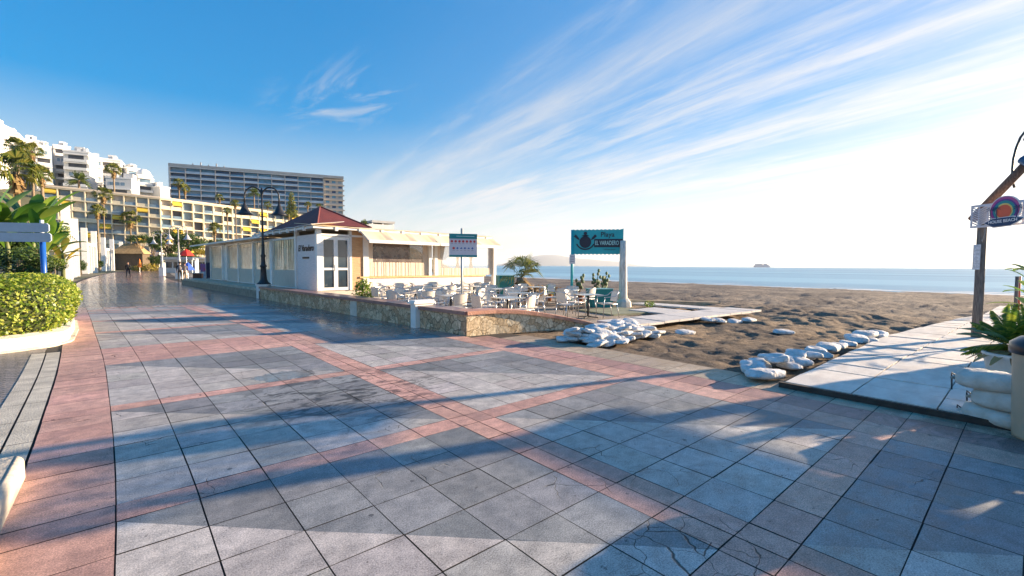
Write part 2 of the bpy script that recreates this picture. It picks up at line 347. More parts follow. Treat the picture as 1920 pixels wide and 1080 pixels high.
for (y0, y1, kind, cy, chh) in rows:
    for x0, x1 in zip(xs, xs[1:]):
        if x1 > xmax_at((y0 + y1) / 2) + 0.01: continue
        g = rt.choice((0.003, 0.004, 0.0055)) if y0 < 30 else 0.006
        a, b, c, d = x0 + g, x1 - g, y0 + g, y1 - g
        q = [(a, c), (b, c), (b, d), (a, d)]
        xm = (x0 + x1) / 2
        if xm < -0.08 or 2.505 < xm < 2.92 or 5.39 < xm < 5.82: tile(q, PINK); continue
        if xm > 6.27: tile(q, SANDY); continue
        if xm > 5.82: tile(q, MAUVE); continue
        if kind == 'band': tile(q, PINK); continue
        ox, wd = (-0.08, 2.585) if xm < 2.5 else (2.92, 2.47)
        s0 = lambda x, y: (x - ox) / wd + (y - cy) / chh - 1.0
        if y0 > 20 and rt.random() < .42: tile(q, PINK); continue
        v = [s0(*p) for p in q]
        if max(v) <= 0.03: tile(q, GL)
        elif min(v) >= -0.03: tile(q, GD)
        else:
            lo = [(a, c), (b, c), (a, d)]; hi = [(b, c), (b, d), (a, d)]
            if abs(s0((a + b) / 2, (c + d) / 2)) < 0.06: tile(lo, GL); tile(hi, GD)
            else: tile(q, GL if sum(v) < 0 else GD)
pv = struct('paving', pav, tilemat)
bed = MB()
yy = [-9 + i * 3 for i in range(75)]
for a, b in zip(yy, yy[1:]): bed.add([((-9 if b < 15 else -.95) + warp(a), a, -0.012), (7.04 + warp(a), a, -0.012), (7.04 + warp(b), b, -0.012), ((-9 if b < 15 else -.95) + warp(b), b, -0.012)], [(0, 1, 2, 3)])
struct('promenade', bed, pm('joint_mortar', (0.035, 0.03, 0.027), 0.9, 0.4, 6))
# brick side paving, kerb strips
def brickmat():
    m = bpy.data.materials.new('brick_paving'); m.use_nodes = True; nt = m.node_tree; n = nt.nodes; l = nt.links; p = n['Principled BSDF']
    tc = n.new('ShaderNodeTexCoord'); mp = n.new('ShaderNodeMapping'); mp.inputs['Rotation'].default_value = (0, 0, rad(38)); l.new(tc.outputs['Object'], mp.inputs[0])
    b = n.new('ShaderNodeTexBrick'); b.inputs['Scale'].default_value = 1.0; b.inputs['Brick Width'].default_value = 0.2; b.inputs['Row Height'].default_value = 0.1; b.inputs['Mortar Size'].default_value = 0.007
    b.inputs['Color1'].default_value = (0.20, 0.18, 0.17, 1); b.inputs['Color2'].default_value = (0.30, 0.26, 0.235, 1); b.inputs['Mortar'].default_value = (0.03, 0.028, 0.025, 1)
    l.new(mp.outputs[0], b.inputs['Vector']); l.new(b.outputs[0], p.inputs['Base Color']); p.inputs['Roughness'].default_value = 0.6
    bp = n.new('ShaderNodeBump'); bp.inputs['Distance'].default_value = 0.012; bp.invert = True; l.new(b.outputs['Fac'], bp.inputs['Height'])
    t = n.new('ShaderNodeTexNoise'); t.inputs['Scale'].default_value = 25; l.new(tc.outputs['Object'], t.inputs['Vector']); bp2 = n.new('ShaderNodeBump'); bp2.inputs['Distance'].default_value = 0.01; l.new(t.outputs[0], bp2.inputs['Height']); l.new(bp.outputs[0], bp2.inputs['Normal']); l.new(bp2.outputs[0], p.inputs['Normal'])
    return m
bk = MB(); bk.add([(-14, -9, -0.004), (-0.99, -9, -0.004), (-0.99, 8, -0.004), (-1.13, 11.9, -0.004), (-1.3, 24, -0.004), (-14, 24, -0.004)], [(0, 1, 2, 3, 4, 5)])
struct('brick_paving', bk, brickmat())
kc = pm('pale_kerb_stone', (0.52, 0.47, 0.38), 0.8, 0.2, 3, 0.4, 60)
ks = MB()
for k in (0, 1):
    y = -3.0
    while y < 11.4:
        o_ = -0.615 - k * 0.185; qa, qb = o_ + warp(y), o_ + warp(y + .79)
        ks.add([(qa - .168, y, .001), (qa, y, .001), (qb, y + .79, .001), (qb - .168, y + .79, .001)], [(0, 1, 2, 3)]); y += 0.8
struct('kerb_stones', ks, kc)
# ------------------------------------------------------------------ ground, sand, sea, hills
gr = MB(); gr.add([(-400, -300, -3.2), (30000, -300, -3.2), (30000, 30000, -3.2), (-400, 30000, -3.2)], [(0, 1, 2, 3)])
SHORE = 79.0
def fbm(x, y, s, o=4):
    v = 0; a = 1.0
    for i in range(o): v += a * noise.noise(Vector((x * s, y * s, 3.3 + i * 7))); a *= 0.5; s *= 2.1
    return v
def sandz(x, y):
    t = min(1, max(0, (x - 7) / (SHORE - 7)))
    z = -0.045 - 1.5 * t ** 1.1
    k = min(1.0, max(0.0, (x - 7.2) / 2.5))
    if y > 6.0: k *= min(1, max(0, (x - 12.0) / 4.0)) if y < 19 else 1
    fall = 1.0
    z += k * fall * (0.17 * fbm(x, y, 0.22, 2) + 0.055 * fbm(x * 0.8, y * 1.3, 1.1, 3))
    if x > 9: z += min(1, (x - 9) / 4) * max(0, 1 - abs(x - 17) / 9) * 0.20 * (0 if y < 2.4 else min(1, (y - 2.4) / 2))
    k2 = min(1.0, max(0.0, (x - 7.1) / 0.6)) * (1 if y < 6.2 or x > 16 else 0.35)
    z += k2 * 0.065 * (noise.noise(Vector((x * 2.6, y * 2.6, 9))) + 0.55 * noise.noise(Vector((x * 5.5, y * 5.5, 2)))) * (1 if x < 40 else .5)
    if x > 13: z += min(1, (x - 13) / 6) * (1 if x < 45 else .5) * 0.10 * (noise.noise(Vector((x * 1.5, y * 1.1, 5))) + .5 * noise.noise(Vector((x * 3.1, y * 2.3, 8))))
    if x > SHORE - 3: z = min(z, -1.44 - (x - SHORE + 3) * .05)
    if y < 2.3 and x < 25: z = min(z, -0.02)
    return z
def sandmat():
    m = bpy.data.materials.new('beach_sand'); m.use_nodes = True; nt = m.node_tree; n = nt.nodes; l = nt.links; p = n['Principled BSDF']; p.inputs['Roughness'].default_value = 0.95
    p.inputs['Specular IOR Level'].default_value = 0.15
    tc = n.new('ShaderNodeTexCoord'); P = tc.outputs['Object']
    def noi(s, d=5, r=0.6, w=0.0):
        t = n.new('ShaderNodeTexNoise'); t.inputs['Scale'].default_value = s; t.inputs['Detail'].default_value = d; t.inputs['Roughness'].default_value = r; t.inputs['Distortion'].default_value = w; l.new(P, t.inputs['Vector']); return t
    a = noi(0.22, 4, 0.55, 0.5); r = n.new('ShaderNodeValToRGB'); l.new(a.outputs[0], r.inputs[0])
    r.color_ramp.elements[0].color = (0.19, 0.155, 0.13, 1); r.color_ramp.elements[0].position = 0.42
    r.color_ramp.elements[1].color = (0.42, 0.315, 0.215, 1); r.color_ramp.elements[1].position = 0.62
    b = noi(11, 8, 0.78, 0.4); r2 = n.new('ShaderNodeValToRGB'); l.new(b.outputs[0], r2.inputs[0]); r2.color_ramp.elements[0].color = (0.5, 0.5, 0.5, 1); r2.color_ramp.elements[0].position = 0.38; r2.color_ramp.elements[1].color = (1.2, 1.17, 1.12, 1); r2.color_ramp.elements[1].position = 0.6
    sx_ = n.new('ShaderNodeSeparateXYZ'); l.new(P, sx_.inputs[0]); mr = n.new('ShaderNodeMapRange'); mr.inputs['From Min'].default_value = 13; mr.inputs['From Max'].default_value = 26; l.new(sx_.outputs[0], mr.inputs['Value'])
    gy_ = n.new('ShaderNodeMixRGB'); l.new(mr.outputs[0], gy_.inputs[0]); l.new(r.outputs[0], gy_.inputs[1])
    r3 = n.new('ShaderNodeValToRGB'); l.new(a.outputs[0], r3.inputs[0]); r3.color_ramp.elements[0].color = (0.17, 0.15, 0.14, 1); r3.color_ramp.elements[0].position = .4; r3.color_ramp.elements[1].color = (0.31, 0.265, 0.225, 1); r3.color_ramp.elements[1].position = .62; l.new(r3.outputs[0], gy_.inputs[2])
    mx = n.new('ShaderNodeMixRGB'); mx.blend_type = 'MULTIPLY'; mx.inputs[0].default_value = 1; l.new(gy_.outputs[0], mx.inputs[1]); l.new(r2.outputs[0], mx.inputs[2]); l.new(mx.outputs[0], p.inputs['Base Color'])
    v = n.new('ShaderNodeTexVoronoi'); v.feature = 'SMOOTH_F1'; v.inputs['Scale'].default_value = 3.2; l.new(P, v.inputs['Vector'])
    c = noi(22, 8, 0.8); ad = n.new('ShaderNodeMath'); ad.operation = 'ADD'; l.new(c.outputs[0], ad.inputs[0]); l.new(v.outputs['Distance'], ad.inputs[1])
    bp = n.new('ShaderNodeBump'); bp.inputs['Strength'].default_value = 1.0; bp.inputs['Distance'].default_value = 0.075; l.new(ad.outputs[0], bp.inputs['Height']); l.new(bp.outputs[0], p.inputs['Normal'])
    return m
sandm = sandmat()
gx = [6.9]; 
while gx[-1] < 20: gx.append(gx[-1] + 0.11)
while gx[-1] < 100: gx.append(gx[-1] * 1.016)
gy = [-60, -30, -12, -5, -1]
while gy[-1] < 12: gy.append(gy[-1] + 0.11)
while gy[-1] < 260: gy.append(gy[-1] + 0.11 + (gy[-1] - 12) * 0.03)
sd = MB(); nx = len(gx)
for y in gy:
    for x in gx:
        xx = x + (warp(y) if x < 20 else 0) * (1 - min(1, (x - 6.9) / 13)); sd.v.append((xx, y, sandz(x, y)))
for j in range(len(gy) - 1):
    for i in range(nx - 1):
        sd.f.append((j * nx + i, j * nx + i + 1, (j + 1) * nx + i + 1, (j + 1) * nx + i)); sd.m.append(0)
struct('beach_sand', sd, sandm, True)
def seamat():
    m = bpy.data.materials.new('sea_water'); m.use_nodes = True; nt = m.node_tree; n = nt.nodes; l = nt.links; p = n['Principled BSDF']
    p.inputs['Roughness'].default_value = 0.35; p.inputs['IOR'].default_value = 1.33; p.inputs['Specular IOR Level'].default_value = 0.5
    tc = n.new('ShaderNodeTexCoord'); mp = n.new('ShaderNodeMapping'); mp.inputs['Scale'].default_value = (1.0, 0.28, 1); mp.inputs['Rotation'].default_value = (0, 0, rad(8)); l.new(tc.outputs['Object'], mp.inputs[0])
    t = n.new('ShaderNodeTexNoise'); t.inputs['Scale'].default_value = 0.35; t.inputs['Detail'].default_value = 7; t.inputs['Roughness'].default_value = 0.6; l.new(mp.outputs[0], t.inputs['Vector'])
    bp = n.new('ShaderNodeBump'); bp.inputs['Strength'].default_value = 0.55; bp.inputs['Distance'].default_value = 0.9; l.new(t.outputs[0], bp.inputs['Height']); l.new(bp.outputs[0], p.inputs['Normal'])
    mp2 = n.new('ShaderNodeMapping'); mp2.inputs['Scale'].default_value = (0.03, 0.0022, 1); l.new(tc.outputs['Object'], mp2.inputs[0])
    t2 = n.new('ShaderNodeTexNoise'); t2.inputs['Scale'].default_value = 1; t2.inputs['Detail'].default_value = 4; l.new(mp2.outputs[0], t2.inputs['Vector'])
    r = n.new('ShaderNodeValToRGB'); l.new(t2.outputs[0], r.inputs[0]); r.color_ramp.elements[0].color = (0.10, 0.29, 0.42, 1); r.color_ramp.elements[0].position = 0.4; r.color_ramp.elements[1].color = (0.27, 0.50, 0.60, 1); r.color_ramp.elements[1].position = 0.6
    l.new(r.outputs[0], p.inputs['Base Color'])
    return m
se = MB(); se.add([(60, -28000, -1.5), (28000, -28000, -1.5), (28000, 28000, -1.5), (60, 28000, -1.5)], [(0, 1, 2, 3)])
struct('sea', se, seamat())
# low surf line at the water's edge
sf = MB()
for off, w0, w1 in ((-1.3, .9, 1.6), (4.5, .0, 1.3), (13, -.3, 1.6)):
    for k in range(90):
        y = -40 + k * 3.2; y2 = y + 3.2
        X_ = lambda q: SHORE + off + 1.3 * noise.noise(Vector((q * 0.06, 2 + off, 0))); W_ = lambda q: max(.02, w0 + w1 * abs(noise.noise(Vector((q * 0.11, 5 + off, 1)))) * 2)
        sf.add([(X_(y), y, -1.485), (X_(y) + W_(y), y, -1.485), (X_(y2) + W_(y2), y2, -1.485), (X_(y2), y2, -1.485)], [(0, 1, 2, 3)])
tag(sf.build('sea_foam', pm('sea_foam', (0.75, 0.76, 0.76), 0.8, 0.1, 2)), kind='structure')
# landward ground and the hill behind the town
def hillz(x, y):
    a = min(1, max(0, (y - 183) / 45)); b = 1.0 if x < 70 else max(0.0, 1 - (x - 70) / 75) ** 0.8
    s = a * a * (3 - 2 * a); return -0.03 + s * b * 27 + 1.0 * s * b * fbm(x, y, 0.02, 3) - (3.5 if (x > .62 * y and x > 60) else 0)
hl = MB(); hx = list(range(-420, 460, 20)); hy = [-60, 0, 60, 120, 165, 183] + list(range(190, 480, 14))
hl2 = MB()
for y in hy:
    for x in hx: hl2.v.append((x, y, hillz(x, y)))
n0 = len(hx)
def seaward(x, y): return x > 7 + 4.0 and y < 165
for j in range(len(hy) - 1):
    for i in range(n0 - 1):
        if hx[i] >= -10 and hy[j] < 165: continue
        hl2.f.append((j * n0 + i, j * n0 + i + 1, (j + 1) * n0 + i + 1, (j + 1) * n0 + i)); hl2.m.append(0)
struct('hillside', hl2, pm('scrub_ground', (0.10, 0.11, 0.05), 0.95, 0.3, 0.08, c2=(0.26, 0.21, 0.13)), True)
ear = MB(); ear.add([(-9, 20, -0.035), (12, 20, -0.035), (40, 168, -0.035), (-12, 168, -0.035)], [(0, 1, 2, 3)])
struct('ground', ear, pm('beaten_ground', (0.25, 0.22, 0.18), 0.9, 0.2, 0.5))
# terrace ground behind the wall
tg = MB(); tg.add([(5.9, 8.4, -0.018), (9.4, 7.5, -0.018), (12.2, 7.6, -0.018), (13.2, 12, -0.018), (16.5, 12.5, -0.018), (17.5, 20, -0.018), (17, 48, -0.018), (4.4, 48, -0.018), (5.2, 20, -0.018)], [tuple(range(9))])
struct('terrace_ground', tg, pm('terrace_gravel', (0.20, 0.16, 0.13), 0.95, 0.4, 14, 1.0, 45, c2=(0.42, 0.36, 0.30)))
# ------------------------------------------------------------------ stone bench wall with tiled coping
def stonemat(name, c1, c2, mortar, sc):
    m = bpy.data.materials.new(name); m.use_nodes = True; nt = m.node_tree; n = nt.nodes; l = nt.links; p = n['Principled BSDF']; p.inputs['Roughness'].default_value = 0.8
    tc = n.new('ShaderNodeTexCoord'); P = tc.outputs['Object']
    w = n.new('ShaderNodeTexNoise'); w.inputs['Scale'].default_value = 4; l.new(P, w.inputs['Vector'])
    av = n.new('ShaderNodeVectorMath'); av.operation = 'MULTIPLY_ADD'; av.inputs[1].default_value = (0.12, 0.12, 0.12); l.new(w.outputs['Color'], av.inputs[0]); l.new(P, av.inputs[2])
    v = n.new('ShaderNodeTexVoronoi'); v.inputs['Scale'].default_value = sc; l.new(av.outputs[0], v.inputs['Vector'])
    ve = n.new('ShaderNodeTexVoronoi'); ve.feature = 'DISTANCE_TO_EDGE'; ve.inputs['Scale'].default_value = sc; l.new(av.outputs[0], ve.inputs['Vector'])
    r = n.new('ShaderNodeValToRGB'); l.new(v.outputs['Color'], r.inputs[0]); r.color_ramp.elements[0].color = (*c1, 1); r.color_ramp.elements[0].position = 0.25; r.color_ramp.elements[1].color = (*c2, 1); r.color_ramp.elements[1].position = 0.8
    t = n.new('ShaderNodeTexNoise'); t.inputs['Scale'].default_value = 18; t.inputs['Detail'].default_value = 6; l.new(P, t.inputs['Vector'])
    r2 = n.new('ShaderNodeValToRGB'); l.new(t.outputs[0], r2.inputs[0]); r2.color_ramp.elements[0].color = (.6, .55, .5, 1); r2.color_ramp.elements[0].position = .3; r2.color_ramp.elements[1].color = (1.1, 1.1, 1.1, 1); r2.color_ramp.elements[1].position = .65
    mu = n.new('ShaderNodeMixRGB'); mu.blend_type = 'MULTIPLY'; mu.inputs[0].default_value = 1; l.new(r.outputs[0], mu.inputs[1]); l.new(r2.outputs[0], mu.inputs[2])
    e = n.new('ShaderNodeMapRange'); e.inputs['From Min'].default_value = 0.006; e.inputs['From Max'].default_value = 0.032; l.new(ve.outputs['Distance'], e.inputs['Value'])
    mx = n.new('ShaderNodeMixRGB'); l.new(e.outputs[0], mx.inputs[0]); mx.inputs[1].default_value = (*mortar, 1); l.new(mu.outputs[0], mx.inputs[2]); l.new(mx.outputs[0], p.inputs['Base Color'])
    ad = n.new('ShaderNodeMath'); ad.operation = 'MULTIPLY_ADD'; ad.inputs[1].default_value = 0.35; l.new(t.outputs[0], ad.inputs[0]); l.new(e.outputs[0], ad.inputs[2])
    bp = n.new('ShaderNodeBump'); bp.inputs['Distance'].default_value = 0.03; bp.inputs['Strength'].default_value = 0.9; l.new(ad.outputs[0], bp.inputs['Height']); l.new(bp.outputs[0], p.inputs['Normal'])
    return m
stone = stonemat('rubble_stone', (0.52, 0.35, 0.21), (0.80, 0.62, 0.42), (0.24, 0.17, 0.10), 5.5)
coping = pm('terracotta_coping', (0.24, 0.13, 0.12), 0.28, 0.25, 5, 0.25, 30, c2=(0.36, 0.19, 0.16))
paleblock = pm('pale_stone_block', (0.62, 0.58, 0.50), 0.75, 0.12, 5, 0.3, 40)
A0 = Vector((5.84, 8.33)); A1 = Vector((4.76, 23.4)); wd_ = (A1 - A0).normalized(); wn_ = Vector((wd_.y, -wd_.x))   # wn_ points seaward
wall = thing('stone_wall', (A0.x, A0.y, 0), 0, 'long low rubble stone bench wall with purple red tiled coping beside the wet paving', 'wall')
def wall_run(path, th, zt, capw, caph, over):
    """path: list of (x,y,height); wall body and cap swept along it, offset to the seaward side"""
    n = len(path); L, Rr, CL, CR = [], [], [], []
    for i, (x, y, h) in enumerate(path):
        a = Vector(path[max(i - 1, 0)][:2]); b = Vector(path[min(i + 1, n - 1)][:2]); d = (b - a).normalized(); q = Vector((d.y, -d.x)) * zt
        p = Vector((x, y)); L.append(p); Rr.append(p + q * th); CL.append(p - q * over); CR.append(p - q * over + q * capw)
    bd, cp = MB(), MB()
    for mb, l_, r_, z0, z1 in ((bd, L, Rr, lambda h: -0.05, lambda h: h - caph), (cp, CL, CR, lambda h: h - caph + 0.001, lambda h: h)):
        vs = []
        for i, (x, y, h) in enumerate(path):
            e = 0.04 if mb is cp else 0
            a = l_[i]; b = r_[i]
            vs += [(a.x, a.y, z0(h)), (b.x, b.y, z0(h)), (b.x, b.y, z1(h)), (a.x, a.y, z1(h))]
        fs = []
        for i in range(n - 1):
            for k in range(4): fs.append((i * 4 + k, i * 4 + (k + 1) % 4, (i + 1) * 4 + (k + 1) % 4, (i + 1) * 4 + k))
        fs += [(3, 2, 1, 0), tuple((n - 1) * 4 + k for k in range(4))]
        mb.add(vs, fs)
    return bd, cp
def shift(mb, o):
    mb.v = [(v[0] - o[0], v[1] - o[1], v[2] - o[2]) for v in mb.v]; return mb
def pt(d, off=0): return A0 + wd_ * d + wn_ * off
WL = (A1 - A0).length
segs = [(0.0, 1.88), (2.12, WL)]
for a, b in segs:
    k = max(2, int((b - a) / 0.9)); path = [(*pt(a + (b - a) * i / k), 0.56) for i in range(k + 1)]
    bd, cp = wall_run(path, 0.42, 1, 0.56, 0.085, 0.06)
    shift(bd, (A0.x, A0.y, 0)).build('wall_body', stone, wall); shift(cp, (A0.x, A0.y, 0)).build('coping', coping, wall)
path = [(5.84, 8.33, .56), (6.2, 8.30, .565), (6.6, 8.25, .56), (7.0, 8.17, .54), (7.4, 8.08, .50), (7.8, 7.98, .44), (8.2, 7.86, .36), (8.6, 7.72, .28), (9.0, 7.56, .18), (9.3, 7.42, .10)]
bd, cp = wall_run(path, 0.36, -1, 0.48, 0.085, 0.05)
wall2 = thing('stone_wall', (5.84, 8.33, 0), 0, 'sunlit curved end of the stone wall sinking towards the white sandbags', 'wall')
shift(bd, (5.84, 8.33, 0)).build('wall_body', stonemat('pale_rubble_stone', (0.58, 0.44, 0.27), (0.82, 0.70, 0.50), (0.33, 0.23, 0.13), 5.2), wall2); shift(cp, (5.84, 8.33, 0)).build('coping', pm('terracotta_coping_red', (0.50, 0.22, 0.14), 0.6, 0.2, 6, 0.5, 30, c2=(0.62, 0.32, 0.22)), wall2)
# white pillar in the gap of the bench wall, pale flush block
p = pt(2.0)
pil = thing('wall_pillar', (p.x, p.y, 0), math.atan2(wd_.y, wd_.x) - math.pi / 2, 'short white pillar with a flat cap set in the stone wall', 'pillar')
MB().bbox(-0.13, 0.40, -0.115, 0.115, -0.03, 0.61).build('shaft', white, pil)
MB().bbox(-0.19, 0.46, -0.16, 0.16, 0.612, 0.66).bbox(-0.16, 0.43, -0.14, 0.14, 0.661, 0.70).build('cap', white, pil)
q = pt(5.6)
MB().bbox(-0.012, 0.2, -0.22, 0.22, 0, 0.46).build('stone_block', paleblock, wall, loc=(q.x - A0.x, q.y - A0.y, 0)).rotation_euler = (0, 0, math.atan2(wd_.y, wd_.x) - math.pi / 2)
# low step beyond the wall
st = thing('stone_step', (*pt(WL + 0.1), 0), math.atan2(wd_.y, wd_.x) - math.pi / 2, 'low two tier stone step at the foot of the restaurant windows', 'step')
MB().bbox(-0.0, 0.45, 0.05, 19.5, -0.03, 0.34).build('lower_tier', pm('grey_step_stone', (0.30, 0.25, 0.19), 0.75, 0.25, 4, 0.5, 20), st)
MB().bbox(0.10, 1.2, 0.05, 19.5, 0.341, 0.46).build('upper_tier', pm('pale_step_stone', (0.50, 0.44, 0.34), 0.7, 0.2, 3, 0.3, 20), st)

# ------------------------------------------------------------------ restaurant
RZ = rad(4.0); RO = Vector((6.3, 20.0, 0))
rest = thing('restaurant', RO, RZ, 'single storey beach restaurant with dark red hip roof and cream awnings', 'restaurant')
cu_, su_ = math.cos(RZ), math.sin(RZ)
ux, uy = Vector((cu_, su_)), Vector((-su_, cu_))           # local axes (seaward, along promenade)
def side_t(px):                                             # distance along the promenade side for a sight line
    d = ray(px, 500); a = Vector((d.x, d.y)); o = RO.xy
    den = a.x * uy.y - a.y * uy.x
    return (o.y * a.x - o.x * a.y) * -1 / den
def front_t(px):
    d = ray(px, 500); a = Vector((d.x, d.y)); o = RO.xy
    den = a.x * ux.y - a.y * ux.x
    return (o.y * a.x - o.x * a.y) * -1 / den
plank = pm('painted_planks', (0.78, 0.70, 0.68), 0.6, 0.08, 3, 0.5, 14, stretch=(1, 1, 9))
pine = pm('varnished_planks', (0.50, 0.27, 0.13), 0.5, 0.2, 3, 0.5, 14, c2=(0.66, 0.40, 0.20), stretch=(1, 1, 10))
plastic = pm('plastic_painted_reflection', (0.62, 0.46, 0.30), 0.14, 0.25, 1.6, 0.3, 2.2, spec=0.8, c2=(.95, .84, .64))  # base colour carries the cream building's yellow reflection as well as the beige sheet
canvas = pm('cream_canvas', (0.78, 0.62, 0.42), 0.8, 0.08, 1.5)
beigec = pm('beige_curtain', (0.66, 0.56, 0.46), 0.8, 0.1, 3, 0.4, 8, stretch=(6, 6, 1))
roofred = pm('dark_red_roof_felt', (0.13, 0.026, 0.022), 0.7, 0.18, 1.2, 0.4, 60, c2=(0.19, 0.038, 0.028))
bluegrey = pm('blue_grey_canvas', (0.36, 0.40, 0.50), 0.7, 0.15, 2)
FW, BD = 9.4, 23.4
# floor slab / base wall, roof deck
MB().bbox(0.02, FW, 0.02, BD, 0.0, 0.46).build('plinth', pm('rendered_plinth', (0.55, 0.50, 0.43), 0.8, 0.1, 2), rest)
MB().bbox(1.92, FW, -0.02, 0.10, 0.461, 0.98).build('front_wall', plank, rest)
MB().bbox(1.85, FW + 0.06, -0.09, 0.12, 0.985, 1.06).build('sill', pm('yellow_sill', (0.66, 0.46, 0.20), 0.5, 0.1, 4), rest)
rd = MB().bbox(0.1, FW + 0.05, 0.15, 8.4, 3.12, 3.24).bbox(0.3, FW, 8.4, BD - .3, 2.98, 3.10)
rd.build('roof_deck', pm('pale_roof_sheet', (0.66, 0.60, 0.50), 0.7, 0.12, 1), rest)
rim = MB().bbox(-0.32, FW + 0.3, -0.36, -0.26, 3.12, 3.22).bbox(-0.34, -0.26, -0.26, 8.2, 3.12, 3.22).bbox(0.0, FW + 0.2, -0.06, 0.1, 2.84, 2.93)
rim.build('eave_rail', white, rest)
for k in range(9): MB().bbox(.6 + k * 1.08, .72 + k * 1.08, -.40, -.30, 3.05, 3.235).build('rafter_end', white, rest)
for k in range(8): MB().bbox(-.40, -.30, .5 + k * 1.0, .62 + k * 1.0, 3.05, 3.235).build('rafter_end', white, rest)
# canvas rim roofs: gently scalloped strips
def strip_roof(x0, x1, y0, y1, z0, z1, n, axis, sag=0.05):
    mb = MB(); vs = []; K = n * 4 + 1
    for i in range(K):
        t = i / (K - 1); s_ = -sag * abs(math.sin(math.pi * t * n))
        if axis == 'x':
            x = x0 + (x1 - x0) * t; vs += [(x, y0, z0 + s_), (x, y1, z1 + s_ * .3), (x, y1, z1 + s_ * .3 + .02), (x, y0, z0 + s_ + .02)]
        else:
            y = y0 + (y1 - y0) * t; vs += [(x0, y, z0 + s_), (x1, y, z1 + s_ * .3), (x1, y, z1 + s_ * .3 + .02), (x0, y, z0 + s_ + .02)]
    fs = [(i * 4 + k, i * 4 + (k + 1) % 4, (i + 1) * 4 + (k + 1) % 4, (i + 1) * 4 + k) for i in range(K - 1) for k in range(4)]
    return mb.add(vs, fs + [(0, 1, 2, 3), tuple((K - 1) * 4 + k for k in (3, 2, 1, 0))])
strip_roof(-0.4, FW + 0.35, -0.42, 1.6, 3.24, 3.42, 7, 'x', 0.03).build('canvas_roof', canvas, rest)
strip_roof(-0.42, 1.0, -0.38, 8.4, 3.26, 3.46, 6, 'y', 0.03).build('canvas_roof', pm('white_canvas', (0.70, 0.66, 0.62), 0.8, .1, 2), rest)
# awnings over the two front windows
def awning(x0, x1, n):
    a = strip_roof(x0, x1, -1.15, -0.30, 2.66, 3.16, n, 'x', 0.09).build('awning', canvas, rest)
    v = MB().bbox(x0, x1, -1.20, -1.15, 2.56, 2.70); v.build('front_rail', white, a)
    h = MB()
    for i in range(n + 1):
        x = x0 + (x1 - x0) * i / n; h.bar((x, -0.30, 3.14), (x, -1.16, 2.64), 0.035, 0.035)
    h.build('arm', white, a)
awning(1.75, 5.55, 3); awning(5.45, 9.75, 3)
# hip roof
hp = MB(); b = [(.35, .9), (2.95, .9), (2.95, 8.0), (.35, 8.0)]; 
hp.add([(*q_, 3.40) for q_ in b] + [(1.55, 3.6, 4.52), (1.75, 4.3, 4.52)], [(0, 1, 4), (1, 2, 5, 4), (2, 3, 5), (3, 0, 4, 5)])
hr_ = hp.build('hip_roof', roofred, rest)
rg = MB(); 
for a_, b_ in (((.35, .9, 3.41), (1.55, 3.6, 4.53)), ((2.95, .9, 3.41), (1.55, 3.6, 4.53)), ((2.95, 8, 3.41), (1.75, 4.3, 4.53)), ((.35, 8, 3.41), (1.75, 4.3, 4.53)), ((1.55, 3.6, 4.53), (1.75, 4.3, 4.53))): rg.tube([a_, b_], 0.035, 6)
rg.build('ridge', pm('ridge_felt', (0.20, 0.05, 0.04), 0.7, .1), hr_)
# promenade side: posts, plastic-sheeted bays
tp = [side_t(x) for x in (592, 556, 510, 476, 448, 427, 418, 396)]
for i, t in enumerate(tp[1:]):
    hgt = 3.1 if i < 1 else 2.92
    w_ = 0.18 if i != 1 else 0.34
    MB().bbox(-0.06, 0.12, t - w_ / 2, t + w_ / 2, 0.461, hgt).build('post', white, rest)
# script panel (planks)
MB().bbox(0.0, 0.08, tp[0] + .02, tp[1] - .1, 0.461, 2.92).build('side_wall', plank, rest)
for i in range(1, 7):
    a, b = tp[i] + .1, tp[i + 1] - .1
    if i == 5: continue
    k = MB(); K = 10
    for j in range(K):
        y0 = a + (b - a) * j / K; y1 = a + (b - a) * (j + 1) / K; xx0 = 0.02 + 0.02 * noise.noise(Vector((y0 * 1.7, i, 0))); xx1 = 0.02 + 0.02 * noise.noise(Vector((y1 * 1.7, i, 0)))
        k.add([(xx0, y0, 1.32), (xx1, y1, 1.32), (xx1 + .01, y1, 2.86), (xx0 - .01, y0, 2.86)], [(0, 3, 2, 1)])
    wpanel = k.build('window', plastic, rest, True)
    MB().bbox(0.0, 0.05, a, b, 0.50, 1.32).build('skirt', beigec, wpanel)
    MB().bbox(-0.03, 0.06, a, b, 0.461, 0.51).build('rail', white, wpanel); MB().bbox(-0.03, 0.06, a, b, 2.80, 2.90).build('rail', white, wpanel)
MB().bbox(0.05, 0.09, tp[5] + .05, tp[6] - .05, 0.5, 2.86).build('notice_panel', white, rest)
# lower lean-to canopy of the far half
strip_roof(-0.62, 1.3, tp[2] - .2, BD + .3, 3.0, 3.42, 7, 'y', 0.05).build('side_canopy', bluegrey, rest)
MB().bbox(-0.66, -0.60, tp[2] - .25, BD + .35, 2.93, 3.03).build('canopy_rail', white, rest)
